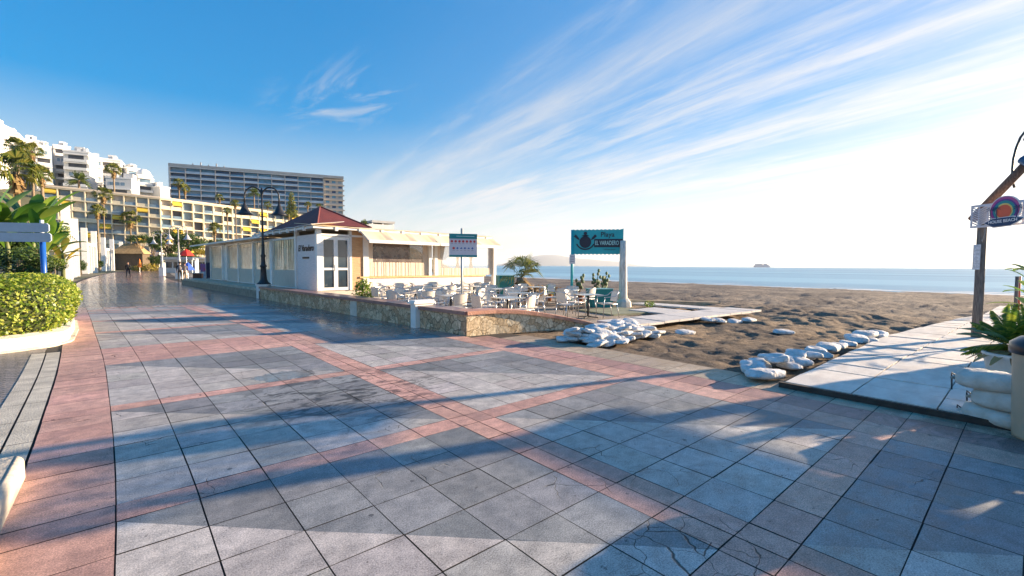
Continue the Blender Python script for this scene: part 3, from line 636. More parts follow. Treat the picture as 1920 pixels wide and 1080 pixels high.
# corner posts and doors
MB().bbox(-0.07, 0.13, -0.07, 0.13, 0.461, 3.1).build('post', white, rest)
dx0, dx1 = 0.14, front_t(655)
for s_ in (0, 1):
    a = dx0 + (dx1 - dx0) / 2 * s_; b = a + (dx1 - dx0) / 2
    d = MB().bbox(a, a + .09, -0.03, 0.04, 0.47, 2.82).bbox(b - .09, b, -0.03, 0.04, 0.47, 2.82).bbox(a + .09, b - .09, -0.03, 0.04, 0.47, 0.6).bbox(a + .09, b - .09, -0.03, 0.04, 2.68, 2.82).bbox(a + .09, b - .09, -0.03, 0.04, 1.36, 1.46)
    do = d.build('door', white, rest)
    MB().bbox(a + .09, b - .09, 0.0, 0.012, 0.6, 1.36).bbox(a + .09, b - .09, 0.0, 0.012, 1.46, 2.68).build('glass_pane', glass, do)
    MB().tube([(a + (.045 if s_ else (b - a) - .045), -.07, 1.35), (a + (.045 if s_ else (b - a) - .045), -.07, 1.6)], .012, 6).build('handle', steel, do)
MB().bbox(dx1, dx1 + 0.1, -0.06, 0.1, 0.461, 3.1).build('post', white, rest)
MB().bbox(dx1 + .1, front_t(680), -0.03, 0.08, 0.461, 3.1).build('timber_panel', pine, rest)
MB().bbox(front_t(680), front_t(690), -0.08, 0.12, 0.461, 3.05).build('post', white, rest)
w0, w1, w2, w3 = front_t(690), front_t(803), front_t(819), front_t(924)
MB().bbox(w1, w1 + .17, -0.08, 0.12, 1.062, 3.05).bbox(w2 - .17, w2, -0.08, 0.12, 1.062, 3.05).build('post', white, rest)
MB().bbox(w3, w3 + .2, -0.08, 0.12, 0.461, 3.05).build('post', white, rest)
def front_window(a, b, yscr, zc):
    K = 96; mb = MB()                                       # pleated lower curtain and a plain border
    for j in range(K):
        x0 = a + (b - a) * j / K; x1 = a + (b - a) * (j + 1) / K
        y0 = 0.02 + 0.022 * noise.noise(Vector((j * .55, a, 0))); y1 = 0.02 + 0.022 * noise.noise(Vector(((j + 1) * .55, a, 0)))
        mb.add([(x0, y0, 1.07), (x1, y1, 1.07), (x1, y1 + .01, zc), (x0, y0 + .01, zc)], [(0, 1, 2, 3)])
    w = mb.build('window', beigec, rest)
    MB().bbox(a, a + .28, .06, .08, zc, 2.6).bbox(b - .28, b, .06, .08, zc, 2.6).bbox(a, b, .06, .08, 2.6, 2.72).build('curtain_border', beigec, w)
    MB().bbox(a + .28, b - .28, .065, .075, zc, 2.6).build('glass_pane', yscr, w)
front_window(w0, w1, pm('smoky_plastic', (0.16, 0.12, 0.12), 0.12, 0.5, 1.6, 0.5, 2.5, c2=(0.34, 0.29, 0.27), alpha=.6), 1.72)
cl = bpy.data.materials.new('clear_pane'); cl.use_nodes = True; _p = cl.node_tree.nodes['Principled BSDF']; _p.inputs['Base Color'].default_value = (0.8, 0.85, 0.9, 1); _p.inputs['Roughness'].default_value = 0.05; _p.inputs['Alpha'].default_value = 0.22
front_window(w2, w3, cl, 1.45)
# tied curtains behind the clear pane
for xc in (w2 + .5, w2 + 1.6, w2 + 2.55):
    mb = MB(); prof = [(1.2, .22), (1.75, .06), (1.8, .05), (2.3, .17), (2.7, .26)]
    vs = []; n_ = 14
    for z_, hw in prof:
        for j in range(n_ + 1): vs.append((xc - hw + 2 * hw * j / n_, .30 + .03 * math.sin(j * 2.2), z_))
    fs = [(i * (n_ + 1) + j, i * (n_ + 1) + j + 1, (i + 1) * (n_ + 1) + j + 1, (i + 1) * (n_ + 1) + j) for i in range(4) for j in range(n_)]
    mb.add(vs, fs).build('tied_curtain', beigec, rest, True)
# far side: open frame so the sea shows through the clear panes
MB().bbox(FW - .1, FW, 8.3, 8.45, .461, 3.1).bbox(1.5, 5.2, 8.3, 8.42, .461, 3.1).bbox(4.9, 5.0, .8, 8.3, .461, 3.1).build('inner_wall', pm('inner_planks', (0.30, 0.24, 0.19), .8, .2, 2), rest)
MB().bbox(5.0, FW, 8.3, 8.42, .461, 1.15).build('parapet', plank, rest)
MB().bbox(0.3, FW, BD - .12, BD, .461, 2.98).bbox(FW - .1, FW, 8.45, BD, .461, 2.98).build('back_wall', plank, rest)
# hanging lamps inside the front window
for xc, zc in ((2.3, 2.35), (3.2, 2.1), (4.1, 2.2)):
    MB().ball((xc, .5, zc), (.10, .10, .12), 10, 6).tube([(xc, .5, zc), (xc, .5, 3.1)], .008, 5).build('hanging_lamp', pm('rattan_lamp', (.5, .42, .3), .8), rest, True)
# painted name on the plank side wall
Mside = Matrix.Translation((-0.012, (tp[0] + tp[1]) / 2 - .05, 2.32)) @ Matrix(((0, 0, -1, 0), (-1, 0, 0, 0), (0, 1, 0, 0), (0, 0, 0, 1)))
lb = pm('brown_lettering', (0.10, 0.055, 0.03), 0.6, .1)
lettering('lettering', 'El Varadero', 0.38, lb, rest, Mside, .006, shear=.25, off=.008)
MB().bbox(-0.02, -0.002, tp[0] + .7, tp[1] - .8, 1.86, 1.94).build('painted_line', lb, rest)

# ------------------------------------------------------------------ street lamps
def make_lamp(iron, plinth_h, label):
    t = thing('street_lamp', (0, 0, 0), 0, label, 'street lamp')
    MB().bbox(-.24, .24, -.24, .24, 0, plinth_h).bbox(-.27, .27, -.27, .27, plinth_h, plinth_h + .05).build('plinth', white, t)
    H = 4.95 - plinth_h - .05; z0 = plinth_h + .05
    MB().lathe([(.30, z0), (.30, z0 + .03), (.20, z0 + .10), (.15, z0 + .22), (.13, z0 + .45), (.115, z0 + .75), (.15, z0 + .80), (.15, z0 + .84), (.10, z0 + .90), (.085, z0 + 1.2), (.12, z0 + 1.28), (.07, z0 + 1.36), (.055, z0 + 1.7), (.07, z0 + 1.75), (.05, z0 + 1.8), (.042, z0 + H * .72), (.055, z0 + H * .725), (.04, z0 + H * .73), (.036, z0 + H)], 14).build('pole', iron, t, True)
    for s in (-1, 1):
        pts = []
        for k in range(15):
            a = math.pi * k / 14; pts.append((s * (.38 - .38 * math.cos(a)), 0, z0 + H - .42 + .44 * math.sin(a) * (1 if a < 2 else 1)))
        pts[0] = (0, 0, z0 + H - .5); pts.append((s * .76, 0, z0 + H - .72))
        a_ = MB().tube(pts, .034, 7).build('arm', iron, t, True)
        z = z0 + H - 1.22
        MB().lathe([(.36, z), (.35, z + .03), (.22, z + .13), (.16, z + .26), (.12, z + .38), (.07, z + .44), (.06, z + .50), (.03, z + .54)], 18, (s * .76, 0, 0)).lathe([(.05, z + .02), (.16, z + .015), (.02, z + .0)], 12, (s * .76, 0, 0)).build('lamp_shade', iron, t, True)
    return t
lampL = make_lamp(darkiron, .58, 'black double armed street lamp on a white plinth at the end of the stone wall')
lp = pt(WL + .32, .25); lampL.location = (lp.x, lp.y, 0.0); lampL.rotation_euler = (0, 0, rad(-41 + 8)); 
lampL.scale = (1.0, 1.0, 1.045)
pale_iron = pm('grey_painted_iron', (0.45, 0.45, 0.46), 0.45, 0.1, 5)
lamp2 = make_lamp(pale_iron, .9, 'tall grey double armed street lamp in front of the dark green tree')
q = at(336, 500, 47); lamp2.location = (q.x, q.y, 0); lamp2.rotation_euler = (0, 0, rad(-35)); lamp2.scale = (1.15, 1, 1.10)
q = at(304, 500, 58); dup(lamp2, (q.x, q.y, 0), rad(-30), 'distant grey double armed lamp on a white plinth behind the nearer grey lamp')
# ------------------------------------------------------------------ vegetation builders
g_fan = leafmat('fan_palm_leaf', [(0.05, 0.09, 0.015), (0.14, 0.17, 0.03), (0.30, 0.27, 0.06)], 0.45)
g_feather = leafmat('date_palm_leaf', [(0.03, 0.075, 0.02), (0.09, 0.14, 0.03), (0.20, 0.22, 0.05)], 0.45)
g_dead = leafmat('dry_palm_leaf', [(0.14, 0.08, 0.03), (0.30, 0.19, 0.08), (0.38, 0.27, 0.12)], 0.7, .2)
g_tree = leafmat('tree_leaf', [(0.02, 0.045, 0.012), (0.05, 0.10, 0.02), (0.10, 0.16, 0.03)], 0.5, .25)
g_bright = leafmat('bright_leaf', [(0.05, 0.12, 0.02), (0.14, 0.24, 0.03), (0.36, 0.38, 0.05)], 0.4, .4)
g_hedge = leafmat('hedge_leaf', [(0.05, 0.11, 0.012), (0.16, 0.26, 0.02), (0.36, 0.43, 0.05), (0.52, 0.52, 0.12)], 0.4, .4)
g_banana = leafmat('banana_leaf', [(0.05, 0.16, 0.02), (0.13, 0.26, 0.03), (0.26, 0.34, 0.05)], 0.35, .45)
g_yellow = leafmat('yellow_leaf', [(0.30, 0.24, 0.03), (0.48, 0.36, 0.05), (0.20, 0.22, 0.04)], 0.5, .4)
def rnd_unit(r):
    z = r.uniform(-1, 1); a = r.uniform(0, 6.283); q = math.sqrt(1 - z * z); return Vector((q * math.cos(a), q * math.sin(a), z))
def fan_crown(seed, n=30, blades=11, lo=-0.5, hi=1.4, pet=(.42, .55), bl=(.42, .58), w=.040, spread=2.6):
    r = random.Random(seed); mb = MB()
    for i in range(n):
        az = r.uniform(0, 6.283); el = lo + (hi - lo) * (i / n) ** 0.8 + r.uniform(-.1, .1)
        d = Vector((math.cos(az) * math.cos(el), math.sin(az) * math.cos(el), math.sin(el))); L = r.uniform(*pet)
        c = d * L; side = d.cross(Vector((0, 0, 1))).normalized(); up = side.cross(d)
        mb.bar((0, 0, 0), c, .018, .012)
        B = r.uniform(*bl)
        for k in range(blades):
            a = (k / (blades - 1) - .5) * spread; v = d * math.cos(a) + side * math.sin(a); q = v.cross(up)
            e = c + v * B * r.uniform(.8, 1.05) - Vector((0, 0, .10 + .18 * abs(a) / 1.3 + r.uniform(0, .12))); m_ = c + v * B * .55 - Vector((0, 0, .01))
            mb.add([c, m_ + q * w, e, m_ - q * w], [(0, 1, 2, 3)])
    return mb
def skirt(seed, n=60):
    r = random.Random(seed); mb = MB()
    for i in range(n):
        az = r.uniform(0, 6.283); x = Vector((math.cos(az), math.sin(az), 0)); s_ = Vector((-math.sin(az), math.cos(az), 0)); z = r.uniform(-.05, -.5)
        p = x * .06 + Vector((0, 0, z)); e = p + x * r.uniform(.10, .28) + Vector((0, 0, -r.uniform(.22, .42))); w = s_ * r.uniform(.04, .09)
        mb.add([p - w * .3, p + w * .3, e + w, e - w], [(0, 1, 2, 3)])
    return mb
def feather_crown(seed, n=30, pairs=17, lo=-.35, hi=1.35, droop=.9, wid=.026, ll=.30):
    r = random.Random(seed); mb = MB()
    for i in range(n):
        az = r.uniform(0, 6.283); el = lo + (hi - lo) * (i / n) ** .9 + r.uniform(-.12, .12); dr = droop * r.uniform(.7, 1.2) * math.cos(el)
        h = Vector((math.cos(az), math.sin(az), 0)); s_ = Vector((-math.sin(az), math.cos(az), 0)); L = r.uniform(.85, 1.08)
        P = lambda t: h * (math.cos(el) * L * t) + Vector((0, 0, math.sin(el) * L * t - dr * .5 * t * t))
        K = 5; pts = [P(k / K) for k in range(K + 1)]
        for a, b in zip(pts, pts[1:]): mb.bar(a, b, .012, .010)
        for k in range(pairs):
            t = .14 + .86 * k / pairs; p = P(t); tg_ = (P(t + .02) - p).normalized(); up = s_.cross(tg_)
            l_ = ll * math.sin(math.pi * (.12 + .86 * t)) * r.uniform(.85, 1.1) + .03
            for sg in (-1, 1):
                v = (s_ * sg + tg_ * .75 + up * .25).normalized(); e = p + v * l_ - Vector((0, 0, l_ * .25)); m_ = p + v * l_ * .5; q = tg_ * wid
                mb.add([p, m_ + q, e, m_ - q], [(0, 1, 2, 3)])
    return mb
FAN = [fan_crown(s).mesh('fan_crown', g_fan) for s in (1, 2, 3)]
SK = skirt(5).mesh('skirt', g_dead)
FEA = [feather_crown(s).mesh('feather_crown', g_feather) for s in (1, 2)]
def palm(kind, x, y, z0, H, r, label, cat='palm tree', group=None, sk=True, seed=0, tr=.16):
    t = thing('palm_tree', (x, y, z0), 0, label, cat, group); rr = random.Random(seed + int(x * 7)); bx, by = rr.uniform(-.3, .3), rr.uniform(-.3, .3)
    pts = [(bx * math.sin(k / 6 * 1.5), by * math.sin(k / 6 * 1.5), (H) * k / 6) for k in range(7)]
    MB().tube(pts, [tr * 1.5, tr * 1.15, tr, tr * .95, tr * .95, tr, tr * 1.1], 8).build('trunk', bark, t, True)
    top = pts[-1]
    c = link('crown', (FAN[seed % 3] if kind == 'fan' else FEA[seed % 2]), t, top); c.scale = (r, r, r); c.rotation_euler = (0, 0, rr.uniform(0, 6))
    if sk and kind == 'fan': s_ = link('dead_leaves', SK, t, top); s_.scale = (r * .9, r * .9, r * 1.1)
    return t
def leafcloud(seed, n, size, lobes, flat=.5, shell=.55):
    """n leaf quads spread through overlapping ellipsoid lobes [(centre, radii)]"""
    r = random.Random(seed); mb = MB(); wts = [l[1][0] * l[1][1] * l[1][2] for l in lobes]
    for i in range(n):
        c, rd_ = r.choices(lobes, wts)[0]; d = rnd_unit(r); k = (shell + (1 - shell) * r.random()) 
        p = Vector((c[0] + d.x * rd_[0] * k, c[1] + d.y * rd_[1] * k, c[2] + d.z * rd_[2] * k))
        nrm = (d + rnd_unit(r) * .9).normalized(); a = nrm.cross(rnd_unit(r)).normalized(); b = nrm.cross(a); s_ = size * r.uniform(.6, 1.3)
        mb.add([p - a * s_, p + b * s_ * flat, p + a * s_, p - b * s_ * flat], [(0, 1, 2, 3)])
    return mb
def lobes_round(seed, n, R0, r0, zs=.75):
    r = random.Random(seed); out = []
    for i in range(n):
        d = rnd_unit(r); k = R0 * r.uniform(.4, .8); out.append(((d.x * k, d.y * k, d.z * k * zs), (r0 * r.uniform(.7, 1.2),) * 2 + (r0 * r.uniform(.55, .9),)))
    return out
CR1 = [leafcloud(s, 3600, .050, lobes_round(s, 22, 1.0, .33)).mesh('crown', g_tree) for s in (1, 2)]
CRY = leafcloud(4, 1500, .07, lobes_round(4, 14, 1.0, .34)).mesh('crown', g_yellow)
CRB = leafcloud(6, 2600, .06, lobes_round(6, 18, 1.0, .36)).mesh('crown', g_bright)
def tree(px, pyc, d, rpx, z0, label, me, name='leafy_tree', zs=1.0, cat='tree', group=None):
    c = at(px, pyc, d); r = rpx * d / FPX; t = thing(name, (c.x, c.y, z0), 0, label, cat, group); h = c.z - z0
    tk = MB().tube([(0, 0, 0), (.05 * r, 0, h * .5), (0, .05 * r, h * .9)], [.09 * r, .06 * r, .03 * r], 7)
    tk.build('trunk', bark, t, True)
    rr = random.Random(int(px))
    for k in range(5):
        a = k * 1.26 + rr.random(); MB().tube([(0, 0, h * .5), (math.cos(a) * r * .35, math.sin(a) * r * .35, h * .85), (math.cos(a) * r * .6, math.sin(a) * r * .6, h + r * .2)], [.04 * r, .025 * r, .01 * r], 5).build('limb', bark, t, True)
    o = link('crown', me, t, (0, 0, h)); o.scale = (r, r, r * zs); return t
def bush(px, pyc, d, rx, rz, z0, label, me, group=None, name='shrub'):
    c = at(px, pyc, d); r = rx * d / FPX; t = thing(name, (c.x, c.y, z0), 0, label, 'shrub', group)
    o = link('foliage', me, t, (0, 0, c.z - z0)); o.scale = (r, r, rz * d / FPX); 
    MB().tube([(0, 0, 0), (.03, .02, max(.1, c.z - z0))], [.05, .02], 6).build('stem', bark, t, True); return t
def broad_leaf(mb, base, az, el, L, w, droop, r, fold=.25):
    h = Vector((math.cos(az), math.sin(az), 0)); s_ = Vector((-math.sin(az), math.cos(az), 0)); K = 7
    P = lambda t: Vector(base) + h * (math.cos(el) * L * t) + Vector((0, 0, math.sin(el) * L * t - droop * L * t * t))
    vs = []
    for k in range(K + 1):
        t = k / K; ww = w * (math.sin(math.pi * min(1, max(0, (t - .22) / .80))) ** .6 if t > .22 else 0.03); p = P(t)
        vs += [p - s_ * ww + Vector((0, 0, ww * fold)), p, p + s_ * ww + Vector((0, 0, ww * fold))]
    fs = []
    for k in range(K): fs += [(k * 3, k * 3 + 1, k * 3 + 4, k * 3 + 3), (k * 3 + 1, k * 3 + 2, k * 3 + 5, k * 3 + 4)]
    mb.add(vs, fs)
def banana(x, y, z0, H, n, label, seed, mat=None):
    r = random.Random(seed); t = thing('banana_plant', (x, y, z0), 0, label, 'banana plant')
    MB().tube([(0, 0, 0), (0.05, 0, H * .35), (0, 0.05, H * .55)], [.14, .11, .07], 8).build('stem', pm('banana_stem', (.14, .16, .06), .6, .3), t, True)
    mb = MB()
    for i in range(n): broad_leaf(mb, (0, 0, H * r.uniform(.3, .5)), r.uniform(0, 6.28), r.uniform(.7, 1.35), H * r.uniform(.40, .58), H * .048, r.uniform(.15, .5), r)
    mb.build('leaves', mat or g_banana, t, True); return t

# ------------------------------------------------------------------ hedge in its kerbed bed
def hedge_edge():
    # outline of the bed: rounded corner towards the camera
    pts = []
    cx_, cy_, R = -2.25, 12.95, 1.18
    pts.append((-9.0, 11.72))
    for k in range(9):
        a = rad(-90 + 90 * k / 8); pts.append((cx_ + R * 1.15 * math.cos(a), cy_ + R * math.sin(a)))
    pts += [(-.93, 15), (-1.08, 17.2), (-1.5, 17.6), (-9.0, 17.6)]
    return pts
hp_ = hedge_edge()
hb = thing('hedge', (-2.5, 13.5, 0), 0, 'clipped rounded yellow green hedge in a white kerbed bed', 'hedge')
def inset(p, k, c=(-5, 14.6)):
    out = []
    n = len(p)
    for i in range(n):
        a = Vector(p[i - 1]); b = Vector(p[i]); c_ = Vector(p[(i + 1) % n]); t = ((b - a).normalized() + (c_ - b).normalized()).normalized(); nn = Vector((-t.y, t.x)); q_ = b + nn * k; out.append((q_.x, q_.y))
    return out
kerb = thing('planter_kerb', (-2.5, 13.5, 0), 0, 'low white painted kerb curving round the clipped hedge', 'kerb')
kb = MB(); o_, i_ = hp_, inset(hp_, .20); n_ = len(o_)
for i in range(n_ - 1):
    a, b, c_, d_ = o_[i], o_[i + 1], i_[i + 1], i_[i]
    kb.add([(a[0], a[1], -.02), (b[0], b[1], -.02), (b[0], b[1], .24), (a[0], a[1], .24), (d_[0], d_[1], .28), (c_[0], c_[1], .28), (c_[0], c_[1], -.02), (d_[0], d_[1], -.02)], [(0, 1, 2, 3), (3, 2, 5, 4), (4, 5, 6, 7)])
shift(kb, (-2.5, 13.5, 0)).build('kerb_body', pm('worn_white_kerb', (0.62, 0.58, 0.50), .8, .2, 2.5, .5, 25, c2=(.78, .75, .68)), kerb)
fb = MB()
for i in range(n_ - 1):
    a, b = o_[i], o_[i + 1]; e = inset(hp_, -.07); c_, d_ = e[i + 1], e[i]; fb.add([(a[0], a[1], .03), (b[0], b[1], .03), (c_[0], c_[1], .03), (d_[0], d_[1], .03), (c_[0], c_[1], -.02), (d_[0], d_[1], -.02)], [(0, 1, 2, 3), (3, 2, 4, 5)])
shift(fb, (-2.5, 13.5, 0)).build('footing', kc, kerb)
# hedge core and leaves on its surface
core = MB(); r = random.Random(11)
lv = [(.26, .0, 0), (.5, -.24, 0), (.85, -.30, 0), (1.08, -.18, 0), (1.2, .08, 0), (1.25, .55, 0)]
rings = [(inset(hp_, .30 + k + .12), z - .03) for z, k, _ in lv]
for (ra, za), (rb_, zb) in zip(rings, rings[1:]):
    for i in range(n_ - 1): core.add([(*ra[i], za), (*ra[i + 1], za), (*rb_[i + 1], zb), (*rb_[i], zb)], [(0, 1, 2, 3)])
core.add([(*p_, 1.22) for p_ in rings[-1][0]], [tuple(range(n_))])
rings = [(inset(hp_, .30 + k - .05), z) for z, k, _ in lv]
shift(core, (-2.5, 13.5, 0)).build('hedge_core', pm('hedge_inside', (0.035, 0.05, 0.012), .9, .4, 8), hb)
faces = []
for (ra, za), (rb_, zb) in zip(rings, rings[1:]):
    for i in range(n_ - 1):
        q4 = [Vector((*ra[i], za)), Vector((*ra[i + 1], za)), Vector((*rb_[i + 1], zb)), Vector((*rb_[i], zb))]
        nn = (q4[1] - q4[0]).cross(q4[3] - q4[0]).normalized(); ar = (q4[1] - q4[0]).length * (q4[3] - q4[0]).length
        if q4[0].y > 17.4 and q4[1].y > 17.4: ar *= .1
        faces.append((q4, nn, ar))
hlf = MB(); ars = [f[2] for f in faces]
top_poly = rings[-1][0]
for i in range(36000):
    if r.random() < .66:
        q4, nn, _ = r.choices(faces, ars)[0]; u, v = r.random(), r.random(); p_ = (q4[0] * (1 - u) + q4[1] * u) * (1 - v) + (q4[3] * (1 - u) + q4[2] * u) * v
    else:
        p_ = Vector((r.uniform(-6.5, -1.5), r.uniform(12.2, 17.2), 1.25)); nn = Vector((0, 0, 1))
    bump_ = noise.noise(p_ * 2.2) * .10 + noise.noise(p_ * 6) * .05
    p_ = p_ + nn * (bump_ + r.uniform(-.04, .07)); nr = (nn + rnd_unit(r) * .9).normalized(); a = nr.cross(rnd_unit(r)).normalized(); b = nr.cross(a); s_ = r.uniform(.015, .032)
    hlf.add([p_ - a * s_ * 1.3, p_ + b * s_ * .8, p_ + a * s_ * 1.3, p_ - b * s_ * .8], [(0, 1, 2, 3)])
shift(hlf, (-2.5, 13.5, 0)).build('leaves', g_hedge, hb)
# white concrete kerb end, bottom left
cb = thing('concrete_kerb', (-.60, 4.92, 0), 0, 'worn white concrete kerb end with a rounded corner at the left edge', 'kerb')
def rounded(x0, x1, y0, y1, z0, z1, r_, seg=4):
    mb = MB(); prof = [(0, z0), (0, z1 - r_)] + [(r_ - r_ * math.cos(math.pi / 2 * k / seg), z1 - r_ + r_ * math.sin(math.pi / 2 * k / seg)) for k in range(1, seg + 1)]
    def ring(o, z):
        rr = .07; out = []
        for cx, cy, a0 in ((x1 - rr, y1 - rr, 0), (x0 + rr, y1 - rr, 90), (x0 + rr, y0 + rr, 180), (x1 - rr, y0 + rr, 270)):
            for k in range(4): a = rad(a0 + 30 * k); out.append((cx + (rr - o * .6) * math.cos(a) - o * .4 * (1 if math.cos(a) > 0 else -1) * 1, cy + (rr - o * .6) * math.sin(a) - o * .4 * (1 if math.sin(a) > 0 else -1), z))
        return out
    vs = []
    for o, z in prof: vs += ring(o, z)
    n = 16; fs = [(i * n + j, i * n + (j + 1) % n, (i + 1) * n + (j + 1) % n, (i + 1) * n + j) for i in range(len(prof) - 1) for j in range(n)] + [tuple((len(prof) - 1) * n + j for j in range(n))]
    return mb.add(vs, fs)
rounded(-.62, 0.0, -3.2, 0.0, -.02, .17, .05).build('kerb_body', pm('worn_beige_kerb', (.42, .37, .30), .85, .2, 3, .6, 25, c2=(.60, .54, .45)), cb, True)

# ------------------------------------------------------------------ left direction sign
q = at(82, 500, 15)
sg = thing('direction_sign', (q.x, q.y, 0), rad(-32), 'blue post carrying two blank pale grey blue direction boards above the hedge', 'sign')
MB().tube([(0, 0, 0), (0, 0, 2.35)], .075, 12).build('post', pm('blue_paint', (0.015, 0.10, 0.42), .35, .1), sg, True)
MB().tube([(0, 0, 2.35), (0, 0, 3.02)], .055, 10).build('post_top', pm('pale_grey_paint', (.62, .64, .66), .4, .05), sg, True)
for z, x0, x1 in ((2.76, -1.75, .28), (2.44, -1.72, .33)):
    pr = [(x0, -.13), (x0 + .04, -.15), (x1 - .06, -.15), (x1, -.09), (x1, .09), (x1 - .06, .15), (x0 + .04, .15), (x0, .13)]
    MB().prism(pr, -.02, .02, fr=lambda a, b, t, z=z: (a, t - .09, b + z)).build('board', pm('grey_blue_board', (0.40, 0.47, 0.56), .4, .06), sg)

# ------------------------------------------------------------------ colonnade of white pergola frames
piers = [(127, 41), (143, 54), (160, 68), (178, 75), (195, 93), (211, 99), (228, 111), (243, 126)]
ordn = ['nearest', 'second', 'third', 'farthest']
for k in range(4):
    (pa, da), (pb, db) = piers[2 * k], piers[2 * k + 1]; a = at(pa, 500, da); b = at(pb, 500, db); a.z = b.z = 0
    dv = (b - a); L = dv.length; rz = math.atan2(dv.y, dv.x); wdt = .62 if k == 0 else .66
    t = thing('pergola_frame', a, rz, '%s white concrete pergola frame of two tall piers and slender posts' % ordn[k], 'pergola', 'white pergola frames along the promenade')
    for x in (0, L): MB().bbox(x - .3, x + .3, -wdt / 2, wdt / 2, 0, 6.9).build('pier', white, t)
    MB().bbox(.3, L - .3, -.22, .22, 4.3, 4.75).build('beam', white, t)
    for x in (.25, .5, .75): MB().bbox(L * x - .16, L * x + .16, -.18, .18, 0, 4.3).build('slender_post', white, t)

# ------------------------------------------------------------------ far town
shut = [pm('grey_shutter', (0.50, 0.47, 0.44), .7, .1, .5), pm('blue_glass', (0.16, 0.24, 0.32), .15, .3, .3), pm('dark_glass', (0.05, 0.05, 0.06), .15, .4, .3), pm('pale_shutter', (0.66, 0.60, 0.50), .7, .1, .5), pm('brown_glass', (.20, .15, .11), .2, .4, .3), pm('pale_blue_glass', (.34, .42, .48), .3, .2, .3)]
yel = pm('yellow_awning', (0.72, 0.50, 0.06), .7, .08, 2)
def quadwin(a, b, z0, z1, dep, mats, shape):
    pass
P1, P2, P3 = at(80, 349, 122), at(300, 372, 135), at(600, 410, 175)
def yblock(A, B, nb, nf, label, seed, zb=0.0):
    r = random.Random(seed); A2, B2 = Vector((A.x, A.y, 0)), Vector((B.x, B.y, 0)); d = B2 - A2; L = d.length; rz = math.atan2(d.y, d.x); slope = (B.z - A.z) / L
    t = thing('apartment_block', A2, rz, label, 'apartment building', 'cream apartment blocks with yellow awnings')
    def S(mb): mb.v = [(x, y, z + slope * x * (1 if z > .5 else 0)) for x, y, z in mb.v]; return mb
    Z = A.z; fh = 2.85
    S(MB().bbox(0, L, 1.2, 14, -.03, Z)).build('wall', cream, t)
    S(MB().bbox(-.05, L + .05, -.25, 14.2, Z + .002, Z + .5)).build('roof_parapet', pm('peach_render', (.80, .66, .50), .8, .08, .2), t)
    bw = L / nb
    for f in range(nf + 1):
        z = Z - fh * f; S(MB().bbox(0, L, -.15, 1.2, z - .32, z - .004)).build('floor_slab', cream, t)
    for i in range(nb + 1): S(MB().bbox(i * bw - .13, i * bw + .13, -.10, 1.198, Z - fh * nf, Z - .33)).build('pilaster', cream, t)
    for f in range(nf):
        z1 = Z - .32 - fh * f; z0 = z1 - fh + .32
        for i in range(nb):
            x0, x1 = i * bw + .13, (i + 1) * bw - .13; k = r.choice((0, 1, 1, 5, 3, 0, 3, 1, 5, 2))
            w = S(MB().bbox(x0, x1, 1.02, 1.16, z0 + .02, z1 - .02)).build('window', shut[k], t)
            if r.random() < .8: S(MB().bbox(x0, x1, .0, .08, z0, z0 + .85)).build('balcony_rail', pm('cream_rail', (.70, .62, .45), .7, .1) if r.random() < .6 else shut[1], w)
            if r.random() < .13: 
                a_ = MB(); a_.add([(x0, .3, z1 - .1), (x1, .3, z1 - .1), (x1, -.7, z1 - 1.15), (x0, -.7, z1 - 1.15), (x0, -.7, z1 - 1.4), (x1, -.7, z1 - 1.4), (x0, .3, z1 - .06), (x1, .3, z1 - .06), (x1, -.72, z1 - 1.11), (x0, -.72, z1 - 1.11)], [(0, 1, 2, 3), (3, 2, 5, 4), (6, 9, 8, 7)]); S(a_).build('awning', yel, w)
    return t
Pm = P2.lerp(P3, .5); Pm.z = (P2.z + P3.z) / 2
yblock(P1, P2, 9, 6, 'cream apartment block with yellow awnings behind the palm group', 1)
yblock(P2, Pm, 9, 6, 'middle cream apartment block behind the grey street lamps', 2)
yblock(Pm, P3, 9, 5, 'right cream apartment block behind the black street lamp', 3)
# blue glass slab block on the hill
S1, S2 = at(318, 311, 260), at(606, 333.5, 292); dv = Vector((S2.x - S1.x, S2.y - S1.y, 0)); L = dv.length; rz = math.atan2(dv.y, dv.x)
sl = thing('slab_block', (S1.x, S1.y, 18), rz, 'long dark blue glazed slab block on the hill against the sky', 'apartment building')
H = S1.z - 18; concrete = pm('grey_concrete', (.42, .41, .40), .8, .1, .2)
MB().bbox(0, L + 12, 2, 14, 0, H).build('wall', concrete, sl); MB().bbox(-.6, L + 12.4, -.4, 14.4, H + .01, H + 1.6).build('roof_parapet', concrete, sl)
MB().bbox(-.7, -.05, -.3, 14, 0, H).build('end_wall', white, sl)
dkg = [pm('deep_blue_glass', (0.015, 0.06, 0.16), .1, .3, .2), pm('mid_blue_glass', (0.08, 0.24, 0.40), .12, .3, .2), pm('grey_blue_glass', (0.22, 0.30, 0.38), .2, .3, .2)]
nb, nf = 11, 9; bw = L / nb; fh = 3.25; r = random.Random(5)
for f in range(nf + 1): MB().bbox(0, L, -.25, 2, H - f * fh - .45, H - f * fh - .004).build('floor_slab', pm('pale_slab_edge', (.62, .64, .68), .6, .1, .3), sl)
for i in range(nb + 1): MB().bbox(i * bw - .18, i * bw + .18, -.35, 1.99, H - nf * fh, H - .46).build('fin', concrete, sl)
